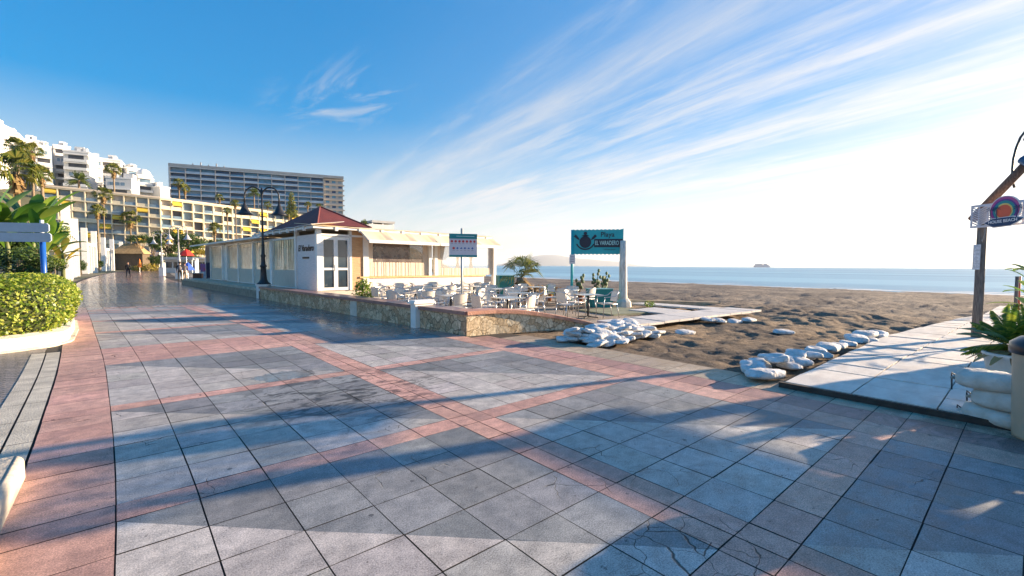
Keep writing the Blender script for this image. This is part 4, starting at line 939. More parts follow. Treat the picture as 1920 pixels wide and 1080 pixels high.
for f in range(nf):
    z1 = H - f * fh - .46; z0 = z1 - fh + .46
    for i in range(nb):
        x0, x1 = i * bw + .2, (i + 1) * bw - .2
        w = MB().bbox(x0, x1, 1.7, 1.95, z0, z1).build('window', dkg[r.choice((0, 0, 1, 1, 2))], sl)
        if i % 1 == 0: MB().bbox(x0, x1, -.1, 0.0, z0, z0 + .95).build('balcony_glass', (pm('pale_balcony_glass', (.42, .52, .62), .3, .15, .2), dkg[1], dkg[2])[r.choice((0, 0, 1, 2))], w)
# sunlit end bay of the slab with small balconies
for f in range(9):
    z1 = H - f * fh; 
    b_ = MB().bbox(L + .5, L + 12.9, .9, 1.9, z1 - 1.4, z1 - .6).build('balcony', pm('warm_balcony', (.62, .50, .40), .8, .1), sl)
    for k in range(3): MB().bbox(L + 1.3 + k * 3.9, L + 3.6 + k * 3.9, 1.85, 1.995, z1 - 2.9, z1 - 1.5).build('window', dkg[(k + f) % 3], sl)
for k in range(5): MB().bbox(10 + k * 4, 10.6 + k * 4, 4, 4.6, H + 1.62, H + 3.2 + (k % 2)).build('roof_vent', concrete, sl)
# white terraced apartment buildings climbing the hill
def terrace_house(px0, px1, ytop, d, nf, label, seed, ztb=None, steps=(), arch=False, dome=False):
    r = random.Random(seed); a = at(px0, ytop + 11, d); b = at(px1, ytop + 11, d * 1.02); zb = ztb if ztb is not None else 14
    A2, B2 = Vector((a.x, a.y, zb)), Vector((b.x, b.y, zb)); dd = B2 - A2; L = dd.length; rz = math.atan2(dd.y, dd.x); H = a.z - zb
    t = thing('white_apartment_building', A2, rz, label, 'apartment building', 'white terraced apartment buildings on the hill')
    MB().bbox(0, L, 0, 11, -6, H).build('wall', whitewall, t); MB().bbox(-.15, L + .15, -.2, 11.2, H + .002, H + .55).build('roof_parapet', white, t)
    fh = 3.1; f = 0; z = H - .6
    while z > 2 and f < nf:
        nbay = max(1, int(L / 5.2)); bw = L / nbay
        off = .9 + .5 * f
        style = (f + seed) % 3
        if style != 2: MB().bbox(.3, L - .3, -off, -.002, z - fh, z - fh + 1.0).build('balcony', white, t); 
        for i in range(nbay):
            x0 = i * bw + bw * r.uniform(.1, .22); x1 = (i + 1) * bw - bw * r.uniform(.1, .22)
            if style == 2:
                for k in range(3): MB().bbox(x0 + (x1 - x0) * (k + .1) / 3, x0 + (x1 - x0) * (k + .8) / 3, -.06, .1, z - 2.0, z - .8).build('window', shut[1], t)
            else: MB().bbox(x0, x1, -.06, .1, z - fh + 1.0, z - .55).build('window', shut[r.choice((2, 2, 1))], t)
        if style != 2: MB().bbox(.1, L - .1, -off * .8, -.002, z - .5, z - .26).build('overhang', white, t)
        z -= fh; f += 1
    for k in range(r.choice((1, 2))):
        x = r.uniform(.15, .85) * L; MB().bbox(x - .5, x + .5, 2, 3, H + .56, H + 1.9).bbox(x - .6, x + .6, 1.9, 3.1, H + 1.91, H + 2.1).build('chimney', white, t)
    x = r.uniform(.3, .6) * L
    MB().bbox(x, x + L * .38, 3, 8, H + .56, H + 2.6).build('roof_room', whitewall, t)
    if dome: MB().lathe([(2.6 * math.cos(rad(8 * k)), 2.8 * math.sin(rad(8 * k))) for k in range(12)], 16, (L * .5, 2.5, H + .56)).build('dome', white, t, True)
    return t
TW = [(-60, -6, 214, 148, 5, 'leftmost white building with curved balconies, cut by the photo edge', 1), (-5, 34, 236, 156, 6, 'white building with dark balcony bands behind the tall palms', 3),
      (36, 72, 250, 165, 5, 'plain white block with a sloping black roof edge', 5), (66, 96, 262, 160, 5, 'white block with a row of blue windows', 2), (100, 132, 262, 172, 5, 'tallest white tower of the stepped group', 4),
      (118, 166, 272, 166, 5, 'white building with three long dark balconies', 6), (160, 192, 284, 176, 4, 'white building with a loggia under the roof terrace', 7), (186, 226, 287, 184, 4, 'white building with striped awning balconies above the date palm', 9),
      (198, 246, 322, 170, 2, 'lower plain white building with a row of small windows', 8), (238, 262, 304, 190, 4, 'narrow white building left of the dome', 10), (258, 286, 318, 186, 3, 'white building topped by a small dome', 12),
      (284, 300, 332, 190, 2, 'small white house beside the blue slab block', 13), (300, 318, 340, 188, 2, 'last small white house touching the blue slab block', 14)]
for (a, b, yt, d, nf, lab, sd_) in TW: terrace_house(a, b, yt, d, nf, lab, sd_, ztb=12, dome=(a == 258))
# small pavilion and palms on the far right of the hill
q = at(704, 416, 190); pvn = thing('roof_pavilion', (q.x, q.y, 2), 0, 'tiny grey rooftop pavilion above the restaurant roof line', 'building')
MB().bbox(-7, 7, -3, 3, -4, q.z - 3.2).build('wall', whitewall, pvn); MB().bbox(-3, 7.2, -3.4, 3.4, q.z - 2.6, q.z - 1.7).build('roof', concrete, pvn)
for x in (-2.6, 2, 6.6): MB().bbox(x - .2, x + .2, -3.0, -2.6, q.z - 3.2, q.z - 2.6).build('column', white, pvn)
# palms
def ppalm(kind, px, py, rpx, d, label, sk=True, seed=0, z0=None, tr=.16):
    c = at(px, py, d); z = (hillz(c.x, c.y) if c.y > 183 else -.03) if z0 is None else z0
    return palm(kind, c.x, c.y, z, c.z - z, rpx * d / FPX * 1.05, label, seed=seed, sk=sk, tr=tr)
PL = [('fan', 38, 322, 46, 38, 'big fan palm with a dead leaf skirt above the direction sign', 1, .17), ('fan', 26, 278, 24, 52, 'tall slim fan palm top against the white buildings at left', 2, .15), ('fan', 58, 284, 20, 56, 'second tall fan palm top just right of the highest palm', 0, .15),
      ('fan', 84, 330, 22, 50, 'ragged fan palm leaning over the banana leaves', 1, .15), ('feather', 148, 338, 19, 130, 'dark feather palm on the white terrace', 0, .25), ('fan', 214, 319, 16, 140, 'round fan palm before the white block with small windows', 1, .2),
      ('fan', 192, 365, 18, 112, 'slender fan palm rising before the cream balconies', 0, .14), ('fan', 182, 396, 16, 108, 'short dark fan palm left of the palm group', 2, .14),
      ('fan', 206, 412, 17, 134, 'left palm of the group of three by the colonnade', 1, .2), ('fan', 224, 415, 18, 138, 'middle palm of the group of three by the colonnade', 2, .2), ('fan', 244, 410, 19, 131, 'right palm of the group of three by the colonnade', 0, .2),
      ('fan', 334, 344, 12, 165, 'left of two orange tinted palms before the slab block', 0, .25), ('fan', 345, 354, 11, 166, 'right of two orange tinted palms before the slab block', 1, .25), ('fan', 412, 371, 9, 170, 'small palm at the foot of the slab block', 2, .2),
      ('fan', 443, 382, 10, 140, 'thin palm left of the black lamp shade', 1, .16), ('fan', 428, 396, 9, 132, 'thin palm before the middle cream block', 0, .16), ('fan', 400, 428, 14, 96, 'palm beside the dark green tree', 2, .2),
      ('feather', 476, 362, 12, 168, 'grey green palm seen inside the lamp arch', 1, .2), ('fan', 542, 402, 9, 132, 'thin palm right of the black lamp shade', 2, .16), ('fan', 502, 384, 8, 160, 'small palm between the lamp shades', 0, .16), ('fan', 576, 384, 8, 165, 'palm above the red roof before the slab', 1, .16), ('fan', 600, 388, 8, 170, 'rightmost palm before the slab block', 2, .16),
      ('feather', 682, 421, 11, 60, 'dark palm top peeking over the restaurant roof', 0, .2)]
for (k, px, py, rp, d, lab, sd_, tr) in PL: ppalm(k, px, py, rp, d, lab, seed=sd_, tr=tr)
# slim conifer before the slab
c = at(547, 388, 165); z = -.03; t = thing('conifer', (c.x, c.y, z), 0, 'slim yellow green conifer before the slab block', 'tree')
MB().tube([(0, 0, 0), (0, 0, c.z + 4)], [.4, .1], 7).build('trunk', bark, t, True)
leafcloud(31, 1500, .30, [((0, 0, c.z - 3 + k * 1.5), (2.4 - .3 * k, 2.4 - .3 * k, 1.0)) for k in range(6)]).build('crown', g_fan, t)
# broad trees and shrubs
tree(318, 452, 92, 34, -.03, 'large dark green tree behind the grey lamps', CR1[0])
tree(352, 455, 88, 34, -.03, 'dark green tree beside the red parasol', CR1[1], zs=.8)
tree(287, 455, 100, 16, -.03, 'dark brownish tree left of the far lamp', CR1[1], zs=1)
tree(378, 470, 62, 15, -.03, 'small yellow leaved tree at the restaurant end', CRY)
tree(262, 448, 104, 22, -.03, 'low olive tree behind the thatched roof', CR1[0], zs=.6)
tree(405, 455, 100, 18, -.03, 'dark tree between green tree and restaurant roof', CR1[0], zs=.6)
for k, (px, py, d, rx, rz_, lab, me) in enumerate([(30, 490, 21, 62, 38, 'dense dark green shrub mass behind the hedge', CR1[0]), (-10, 450, 26, 60, 60, 'dark green shrub at the left edge', CR1[1]), (106, 496, 30, 18, 26, 'bright yellow green shrub left of the first pergola frame', CRB),
        (70, 500, 24, 30, 24, 'dark shrub at the foot of the blue post', CR1[1]), (152, 498, 60, 10, 16, 'shrub between the first and second pergola frames', CR1[1]), (186, 495, 85, 8, 14, 'shrub behind the second pergola frame', CRB), (220, 493, 105, 8, 14, 'yellow green shrub behind the third pergola frame', CRB),
        (100, 440, 40, 26, 40, 'tall leafy shrub behind the banana plants', CRB), (45, 440, 44, 50, 34, 'high shrub under the fan palms', CR1[0])]):
    bush(px, py, d, rx, rz_, -.03, lab, me)
for k, (px, py, d, rx, rz_, lab, me) in enumerate([(318, 485, 90, 30, 16, 'dark shrubs under the large dark green tree', CR1[1]), (352, 484, 88, 24, 14, 'dark shrubs behind the walking couple', CR1[0]), (290, 488, 98, 18, 12, 'shrubs behind the flower mound', CR1[1])]): bush(px, py, d, rx, rz_, -.03, lab, me)
for k, (px, d, H, n, lab) in enumerate([(62, 27, 7.4, 18, 'banana plant with upright leaves right of the big palm'), (88, 33, 6.2, 18, 'banana plant with broad leaves before the white pier'), (14, 25, 6.6, 18, 'banana plant behind the direction boards'), (84, 24, 5.0, 18, 'smaller banana plant above the blue post'), (-20, 24, 7.0, 18, 'banana plant at the left photo edge')]):
    c = at(px, 500, d); banana(c.x, c.y, -.03, H, n, lab, k + 3)
c = at(117, 500, 34); banana(c.x, c.y, -.03, 4.6, 7, 'yellowing banana plant hanging beside the first white pier', 21, g_yellow)
# ------------------------------------------------------------------ terrace tables and chairs
weave = pm('pale_woven_slats', (0.76, 0.68, 0.58), .55, .1, 30, .4, 60)
alu = pm('polished_tube', (0.55, 0.55, 0.55), .3, .08, 10, metal=.85)
def make_chair():
    t = thing('terrace_chair', (0, 0, 0), 0, '', 'chair', 'aluminium terrace chairs with pale woven backs')
    mb = MB()
    for k in range(7): mb.bbox(-.21, .21, -.20 + k * .06, -.155 + k * .06, .435, .447)
    MB().bbox(-.215, .215, -.205, .215, .436, .448).build('seat', weave, t)
    bk_ = MB(); K = 8; vs = []
    for i in range(K + 1):
        a = -1 + 2 * i / K; x = .205 * a; y = .235 + .05 * (1 - a * a)
        vs += [(x, y - .015, .50), (x, y + .035, .80), (x, y + .047, .80), (x, y - .003, .50)]
    fs = [(i * 4 + k, i * 4 + (k + 1) % 4, (i + 1) * 4 + (k + 1) % 4, (i + 1) * 4 + k) for i in range(K) for k in range(4)] + [(3, 2, 1, 0), (K * 4, K * 4 + 1, K * 4 + 2, K * 4 + 3)]
    bk_.add(vs, fs); bk_.build('backrest', weave, t)
    for s in (-1, 1):
        MB().tube([(s * .25, -.22, .64), (s * .24, -.24, .40), (s * .235, -.26, 0)], .014, 6).build('leg', alu, t, True)
        MB().tube([(s * .21, .22, .43), (s * .225, .30, 0)], .014, 6).build('leg', alu, t, True)
    MB().tube([(-.25, -.22, .64), (-.27, -.05, .655), (-.26, .15, .68), (-.22, .27, .79), (-.1, .32, .815), (.1, .32, .815), (.22, .27, .79), (.26, .15, .68), (.27, -.05, .655), (.25, -.22, .64)], .014, 6).build('arm_frame', alu, t, True)
    MB().tube([(-.235, -.2, .425), (-.21, .23, .425), (.21, .23, .425), (.235, -.2, .425), (-.235, -.2, .425)], .012, 6).build('seat_frame', alu, t, True)
    return t
def make_table():
    t = thing('terrace_table', (0, 0, 0), 0, '', 'table', 'square metal topped terrace tables')
    MB().bbox(-.35, .35, -.35, .35, .705, .725).build('tabletop', steel, t)
    MB().tube([(0, 0, .03), (0, 0, .70)], .03, 10).build('column', darkiron, t, True)
    for k in range(4):
        a = math.pi / 4 + k * math.pi / 2; MB().bar((0, 0, .04), (.33 * math.cos(a), .33 * math.sin(a), .015), .05, .03).build('foot', darkiron, t)
    return t
chair0, table0 = make_chair(), make_table(); cu0 = tu0 = False
TR = [('front row', [(8.0, 9.45), (10.9, 9.0)]), ('second row', [(7.25, 11.15), (9.7, 10.9), (12.4, 11.2)]), ('third row', [(7.05, 12.9), (8.9, 13.0), (10.8, 13.3), (13.0, 13.6)]),
      ('fourth row', [(7.5, 15.1), (9.4, 15.3), (11.3, 15.6)]), ('back row', [(8.3, 17.4), (10.4, 17.5), (12.5, 17.6)])]
OR = ['first', 'second', 'third', 'fourth']; rc = random.Random(9)
for rn, lst in TR:
    for i, (x, y) in enumerate(lst):
        nm = '%s table from the left in the %s' % (OR[i], rn); rz = rc.uniform(-.5, .5)
        lab = 'square metal topped table, %s from the left in the %s' % (OR[i], rn)
        if not tu0: t = table0; t.location = (x, y, 0); t.rotation_euler = (0, 0, rz); t['label'] = lab; tu0 = True
        else: t = dup(table0, (x, y, 0), rz, lab)
        sides = [(0, 'promenade'), (1, 'restaurant'), (2, 'sea'), (3, 'camera')]
        for k, snm in rc.sample(sides, rc.choice((3, 4, 4))):
            a = rz + {2: 0, 1: math.pi / 2, 0: math.pi, 3: -math.pi / 2}[k] + rc.uniform(-.25, .25); d = rc.uniform(.56, .78); cx, cy = x + d * math.cos(a), y + d * math.sin(a)
            cr = a - math.pi / 2 + rc.uniform(-.3, .3); cl_ = 'pale woven chair, %s side of the %s table in the %s' % (snm, OR[i], rn)
            if not cu0: c = chair0; c.location = (cx, cy, 0); c.rotation_euler = (0, 0, cr); c['label'] = cl_; cu0 = True
            else: dup(chair0, (cx, cy, 0), cr, cl_)
# ------------------------------------------------------------------ beach rules sign
teal = pm('teal_paint', (0.0, 0.22, 0.24), .4, .08, 3); red = pm('red_print', (.55, .05, .05), .5, .05); blueprint = pm('blue_print', (.05, .12, .35), .5, .05)
q = at(866, 500, 13); rs = thing('beach_rules_sign', (q.x, q.y, 0), rad(-40.8 + 14), 'white and teal beach rules sign with rows of small pictograms on a grey pole', 'sign')
MB().tube([(0, 0, 0), (0, 0, 2.66)], .035, 10).build('pole', pm('galvanised', (.5, .5, .48), .5, .1, 4, metal=.3), rs, True)
PX0, PX1, PZ0, PZ1 = -.37, .43, 1.84, 2.50
pn = MB().bbox(PX0, PX1, -.07, -.04, PZ0, PZ1).build('panel', pm('lilac_white', (.60, .58, .63), .5, .04), rs)
MB().bbox(PX0 - .004, PX1 + .004, -.076, -.037, PZ1 - .14, PZ1 + .003).build('header_band', teal, pn); MB().bbox(PX0 - .004, PX1 + .004, -.076, -.037, PZ0 - .003, PZ0 + .055).build('footer_band', teal, pn)
for row, n in ((0, 7), (1, 6)):
    for k in range(n):
        cx = PX0 + .075 + k * .108 + (.05 if row else 0); cz = PZ1 - .215 - row * .195; m_ = red if row == 0 or k == 0 else blueprint; ic = MB()
        if row == 0 or k == 0:
            ic.prism([(cx + .036 * math.cos(a * .5236), cz + .036 * math.sin(a * .5236)) for a in range(12)], -.0745, -.0705, fr=lambda a, b, t: (a, t, b))
        elif k % 2: ic.prism([(cx + .036, cz), (cx, cz + .036), (cx - .036, cz), (cx, cz - .036)], -.0745, -.0705, fr=lambda a, b, t: (a, t, b))
        else: ic.prism([(cx - .035, cz - .02), (cx + .035, cz - .02), (cx + .01, cz + .03), (cx - .02, cz + .01)], -.0745, -.0705, fr=lambda a, b, t: (a, t, b))
        i_o = ic.build('pictogram', m_, pn)
        MB().bbox(cx - .03, cx + .03, -.0745, -.0705, cz - .07, cz - .058).build('caption', pm('grey_print', (.3, .28, .33), .6), i_o)
MB().bbox(PX0 + .2, PX1 - .08, -.0795, -.0765, PZ1 - .075, PZ1 - .06).build('header_line', pm('pale_print', (.5, .65, .68), .5), pn)
# ------------------------------------------------------------------ turquoise beach sign
turq = pm('turquoise_paint', (0.01, 0.36, 0.42), .45, .06, 2); ink = pm('dark_navy_paint', (0.012, 0.018, 0.04), .5, .1)
ql, qr = at(1071, 500, 18.2), at(1168, 500, 17.8); ql.z = qr.z = 0; dv = qr - ql; L = dv.length; rz = math.atan2(dv.y, dv.x)
ts = thing('beach_sign', ql, rz, 'turquoise scalloped PLAYA EL VARADERO sign between a teal post and a white post', 'sign')
MB().tube([(.03, .0, 0), (.03, .0, 3.05)], .055, 10).build('post', turq, ts, True)
wp = MB().tube([(L + .02, -.14, 0), (L + .02, -.14, .5), (L, -.14, 1.6), (L + .01, -.14, 2.60)], [.20, .16, .15, .14], 9).build('post', pm('peeling_white_wood', (.62, .58, .52), .8, .25, 5, .5, 20, stretch=(3, 3, .6)), ts, True)
MB().lathe([(.30, 0), (.28, .2), (.17, .34)], 10, (L + .05, -.14, 0)).build('stone_footing', paleblock, wp)
z0, z1 = 2.09, 3.07; pl = []
K = 13
for k in range(K * 3 + 1): x = L * k / (K * 3); pl.append((x, z0 + .035 * abs(math.sin(math.pi * k / 3)) * -1))
for k in range(K * 3, -1, -1): x = L * k / (K * 3); pl.append((x, z1 - .035 + .035 * abs(math.sin(math.pi * k / 3)) + (.06 if k == K * 3 else 0)))
bd = MB().prism(pl, 0, .04, fr=lambda a, b, t: (a, t, b)).build('board', turq, ts)
Y = -.002
Fz = lambda a, b, t: (a, t, b)
def disc(mb, cx, cz, rx, rz_, y0, y1, n=20): mb.prism([(cx + rx * math.cos(2 * math.pi * k / n), cz + rz_ * math.sin(2 * math.pi * k / n)) for k in range(n)], y0, y1, fr=Fz); return mb
ex, ez = .55, 2.58
em = MB(); disc(em, ex, ez - .02, .235, .24, -.012, -.001)
em.build('round_emblem', ink, bd)
disc(MB(), ex, ez + .33, .07, .06, -.012, -.001).build('anchor_ring', ink, bd)
MB().prism([(ex - .16, ez + .23), (ex - .05, ez + .27), (ex + .05, ez + .27), (ex + .16, ez + .23), (ex + .04, ez + .20), (ex - .04, ez + .20)], -.0125, -.0135 + .001, fr=Fz).build('anchor_stock', ink, bd)
fl = []
for k in range(13): a = rad(205 + 130 * k / 12); fl.append((ex + .40 * math.cos(a), ez + .06 + .40 * math.sin(a)))
for k in range(12, -1, -1): a = rad(205 + 130 * k / 12); fl.append((ex + .355 * math.cos(a), ez + .075 + .36 * math.sin(a)))
MB().prism(fl, -.014, -.0025, fr=Fz).build('anchor_flukes', ink, bd)
for s in (-1, 1):
    a0 = Vector((ex + s * .30, ez + .13)); a1 = Vector((ex + s * .42, ez + .25)); d_ = (a1 - a0).normalized(); n_v = Vector((-d_.y, d_.x)) * .055; b0 = a0 - d_ * .12
    MB().prism([tuple(a0 + n_v * .8), tuple(a1 + n_v), tuple(a1 - n_v), tuple(a0 - n_v * .8), tuple(b0)], -.012, -.001, fr=Fz).build('oar_blade', ink, bd)
Mf = lambda x, z, y=-.003: Matrix.Translation((x, y, z)) @ Matrix.Rotation(math.pi / 2, 4, 'X')
lettering('lettering', 'Playa', .27, ink, bd, Mf(1.42, 2.85), .004, off=.004)
MB().bbox(.90, L - .02, -.010, -.001, 2.35, 2.68).build('name_band', ink, bd)
lettering('lettering', 'EL VARADERO', .24, pm('pale_turquoise', (.35, .62, .62), .5, .03), bd, Mf(1.40, 2.515, -.014), .003, sx=.60, off=.003)
lettering('lettering', 'restaurante', .10, ink, bd, Mf(1.50, 2.27), .003)
MB().bbox(-.07, .16, -.08, -.06, 1.68, 2.06).build('notice_plate', pm('notice_white', (.62, .60, .62), .5, .1, 20), ts)
for z in (1.95, 1.86, 1.77): MB().bbox(-.03, .12, -.084, -.081, z, z + .03).build('notice_line', pm('grey_print', (.3, .28, .33), .6), ts)
# teal planters, potted plants and short palm at the terrace edge
for (px0, px1, ptop, d, lab) in ((1102, 1146, 542, 17.6, 'teal planter box behind the terrace chairs'), (932, 962, 517, 22.5, 'tall teal planter box beside the restaurant corner')):
    a, b = at(px0, ptop, d), at(px1, ptop, d); w_ = (b - a).length; t = thing('planter_box', ((a.x + b.x) / 2, (a.y + b.y) / 2, -.05), rad(-18), lab, 'planter')
    MB().bbox(-w_ / 2, w_ / 2, -.25, .25, 0, a.z + .05).build('box', pm('teal_wood', (.0, .20, .19), .6, .15, 3, .3, 30), t); MB().bbox(-w_ / 2 - .03, w_ / 2 + .03, -.28, .28, a.z + .051, a.z + .08).build('rim', pm('pale_teal', (.30, .55, .50), .6), t)
terra = pm('terracotta_pot', (.34, .13, .07), .8, .15, 5)
def pot_plant(px, pyb, d, H, label, kind, seed, mat=None, z=0):
    c = at(px, 500, d); t = thing('potted_plant', (c.x, c.y, z), 0, label, 'potted plant'); r = random.Random(seed)
    MB().lathe([(.13, 0), (.19, .32), (.21, .34), (.21, .38), (.17, .38), (.16, .34)], 12).build('pot', mat or terra, t, True)
    if kind == 'cactus':
        st_ = MB(); lf = MB()
        for k in range(3):
            a = r.uniform(0, 6.28); tip = Vector((.18 * math.cos(a), .18 * math.sin(a), H * r.uniform(.7, 1))); st_.tube([(0, 0, .3), (tip.x * .4, tip.y * .4, .3 + (H - .3) * .5), tip], [.03, .02, .012], 6)
            for j in range(7):
                p_ = Vector((tip.x * (.4 + .6 * j / 6), tip.y * (.4 + .6 * j / 6), .35 + (tip.z - .35) * (.35 + .65 * j / 6))) + rnd_unit(r) * .05
                lf.ball(p_ + rnd_unit(r) * .07, (.07, .05, .08), 7, 5)
        st_.build('stems', pm('brown_stem', (.12, .08, .04), .8), t, True); lf.build('leaves', pm('dusty_leaf', (.10, .14, .07), .7, .3, 8), t, True)
    else:
        lf = leafcloud(seed, 260, .06, [((0, 0, H * .6), (.3, .3, H * .35))]); lf.build('leaves', g_bright, t)
    return t
pot_plant(1087, 0, 19.5, 1.25, 'small dark cactus in a pot right of the teal post', 'cactus', 2)
pot_plant(1117, 0, 18.8, 1.35, 'left of two leggy potted plants above the teal planter', 'cactus', 3)
pot_plant(1131, 0, 19.2, 1.25, 'right of two leggy potted plants above the teal planter', 'cactus', 5)
pot_plant(1029, 0, 20.5, .8, 'small bright green potted plant between short palm and teal post', 'leaf', 7)
c = at(978, 500, 20.5); t = thing('palm_tree', (c.x, c.y, -.1), 0, 'short stout fan palm by the corner of the terrace', 'palm tree')
MB().tube([(0, 0, 0), (0, 0, .5), (0, 0, 1.15)], [.28, .30, .22], 10).build('trunk', bark, t, True)
o = link('crown', fan_crown(12, 13, 13, .05, 1.4, (.30, .42), (.62, .85), .026, 2.2).mesh('fan_crown', g_fan), t, (0, 0, 1.15)); o.scale = (1.25, 1.25, 1.35)
o = link('dead_leaves', skirt(8, 80).mesh('skirt', g_dead), t, (0, 0, 1.25)); o.scale = (1.9, 1.9, 1.2)
c = at(680, 500, 16.3); t = thing('shrub', (c.x, c.y, -.02), 0, 'yellow green shrub in the corner between wall and timber panel', 'shrub')
o = leafcloud(41, 900, .055, [((0, 0, .55), (.38, .38, .5)), ((.25, -.1, .35), (.35, .3, .35)), ((0, 0, .85), (.3, .3, .28))]).build('foliage', g_bright, t)
MB().tube([(0, 0, 0), (0, 0, .6)], [.03, .02], 6).build('stem', bark, t, True)
# low shrubs and driftwood on the sand line
rr = random.Random(77)
for k, (px, py, d, s_) in enumerate([(1048, 533, 26, .5), (1010, 536, 24, .5), (1218, 553, 17.5, .22)]):
    q = at(px, py, d); t = thing('dune_plant', (q.x, q.y, sandz(q.x, q.y)), 0, ['brown dune shrub left of the teal post', 'reddish dune shrub right of the short palm', 'tiny green plant beside the white sign post'][k], 'plant')
    leafcloud(50 + k, 260, .07 * s_ / .5, [((0, 0, s_ * .6), (s_, s_, s_ * .6))]).build('foliage', g_dead if k < 2 else g_bright, t)

# ------------------------------------------------------------------ boardwalk of pale slabs
def pale_slab():
    m = pm('bleached_slab', (0.60, 0.54, 0.48), .75, .1, 2.5, .5, 35, c2=(.74, .69, .62), stretch=(1, 2.2, 1)); return m
def lefty(x):
    for (a, p), (b, q) in zip(LK, LK[1:]):
        if x <= b: return p + (q - p) * (x - a) / (b - a)
    return LK[-1][1]
LK = [(6.6, 2.11), (12.9, 2.10), (16.9, 1.66), (19.3, 1.40), (22.6, .66), (27, -.6)]
rb = random.Random(8); bw_ = MB(); x = 6.64
while x < 26.5:
    x1 = x + .62
    yb = [lefty(x), 1.38 - max(0, (x - 9)) * .03, .62 - max(0, (x - 9)) * .03, -.15 - max(0, x - 9) * .03, -.9, -1.7, -2.5, -3.3]
    for a, b in zip(yb, yb[1:]):
        if a - b < .1: continue
        z = .085 + rb.uniform(-.008, .008); tl = rb.uniform(-.006, .006)
        g = .008; b0 = len(bw_.v); aL2 = a if a != lefty(x) else lefty(x1)
        vs = [(x + g, b + g, z - tl), (x1 - g, b + g, z + tl), (x1 - g, aL2 - g, z + tl), (x + g, a - g, z - tl)]
        vs += [(v[0], v[1], .0) for v in vs]
        bw_.add(vs, [(0, 1, 2, 3), (0, 4, 5, 1), (1, 5, 6, 2), (2, 6, 7, 3), (3, 7, 4, 0)])
    x = x1
struct('boardwalk', bw_, pale_slab())
ub = MB(); ub.add([(6.655, 2.09, .05), (6.655, -3.3, .05), (26, -3.3, .05), (26, -.6, .05), (22.6, .6, .05), (16.9, 1.62, .05), (12.9, 2.06, .05)], [tuple(range(7))[::-1]]); struct('boardwalk_bed', ub, pm('dark_gap', (.05, .04, .03), .9))
# lip of the boardwalk: dark timber edge
ed = MB().bar((6.60, 2.16, .035), (6.60, -3.3, .035), .05, .07); struct('boardwalk_edge', ed, pm('dark_timber', (.045, .035, .03), .8, .3, 6))
wk = MB()
for k in range(10):
    x0 = 9.6 + k * .7; z = .10 + rb.uniform(-.01, .01); wk.box((x0 + .34, 7.05 - k * .045, z), (.68, 1.15, .06), rad(-3.5))
for k in range(6):
    wk.box((16.4 - k * .03, 7.5 + k * .72 + .1, .05), (.9, .70, .06), rad(2))
for k in range(2): wk.box((14.35 + k * .8 - .4, 8.6, .03), (.78, 1.5, .05), rad(-4))
struct('walkway', wk, pm('bleached_walkway', (.60, .56, .52), .75, .1, 2.5, .4, 30))
gp = MB().box((13.2, 9.6, -.0), (2.1, 1.9, .06), rad(-10)); struct('terrace_slab', gp, pm('mossy_slab', (.22, .23, .15), .8, .2, 2))
lg = thing('low_sand_kerb', (17.0, 12.2, .0), 0, 'pale low kerb running from the white sign post out into the sand', 'kerb')
MB().bar((-1.2, -1.0, .1), (3.4, -2.9, -.12), .28, .22).build('kerb_body', pm('sandy_kerb', (.42, .33, .22), .9, .2, 3), lg)

# ------------------------------------------------------------------ sandbags
bagm = pm('white_woven_bag', (0.50, 0.48, 0.46), .8, .08, 5, .8, 26, c2=(.76, .75, .74))
bagd = pm('dusty_woven_bag', (0.52, 0.47, 0.40), .75, .12, 5, .6, 20, c2=(.70, .66, .60))
def bagmesh(seed, L=.52, Wd=.34, H=.15, mat=None):
    mb = MB(); n, k = 26, 20; vs = []; rr = random.Random(seed); sag = rr.uniform(-.02, .02)
    for i in range(k + 1):
        t = -1 + 2 * i / k; u = abs(t)
        if u < .86: e = (1 - (u / .90) ** 4) ** .5; ww = Wd / 2 * (.55 + .45 * e); hh = H / 2 * (.25 + .75 * e)
        elif u < .95: ww = Wd * .17; hh = H * .10
        else: ww = Wd * .27; hh = .008
        xx = L / 2 * t
        for j in range(n):
            a = 2 * math.pi * j / n; ca, sa = math.cos(a), math.sin(a)
            y = ww * math.copysign(abs(ca) ** .7, ca); z = hh * math.copysign(abs(sa) ** .7, sa)
            body = 1 if u < .84 else .25
            rid = 1 - 2 * abs(noise.noise(Vector((xx * 7 + seed, y * 9, z * 6))))
            d = body * (noise.noise(Vector((xx * 4.5, y * 5 + seed * 9, z * 5))) * .032 + rid * .011 + noise.noise(Vector((xx * 22, y * 24 + seed * 5, z * 12))) * .010) + (.012 * math.sin(a * 7 + seed) * u ** 3)
            yy = y + d * .6 * ca + sag * math.sin(3 * t); zz = z + d * (1 if sa > -.3 else .3) - (.02 if u > .86 else 0)
            vs.append((xx, yy, max(-H * .42, zz)))
    fs = [(i * n + j, (i + 1) * n + j, (i + 1) * n + (j + 1) % n, i * n + (j + 1) % n) for i in range(k) for j in range(n)] + [tuple(range(n)), tuple(k * n + j for j in range(n))[::-1]]
    mb.add(vs, fs)
    return mb.mesh('sandbag', mat or bagm, True)
BAGS = [bagmesh(s) for s in range(5)]; BAGD = [bagmesh(s, .61, .40, .205, bagd) for s in (7, 8, 9)]
def bag(x, y, z, rz, me, label, group, sc=1.0, tilt=0.0, pitch=0.0):
    o = link('sandbag', me); o.location = (x, y, z); o.rotation_euler = (tilt, pitch, rz); o.scale = (sc,) * 3 if not hasattr(sc, '__len__') else sc
    return tag(o, label, 'sandbag', group)
r = random.Random(21); HG = 'white sandbags heaped at the end of the stone wall'
cnt = 0
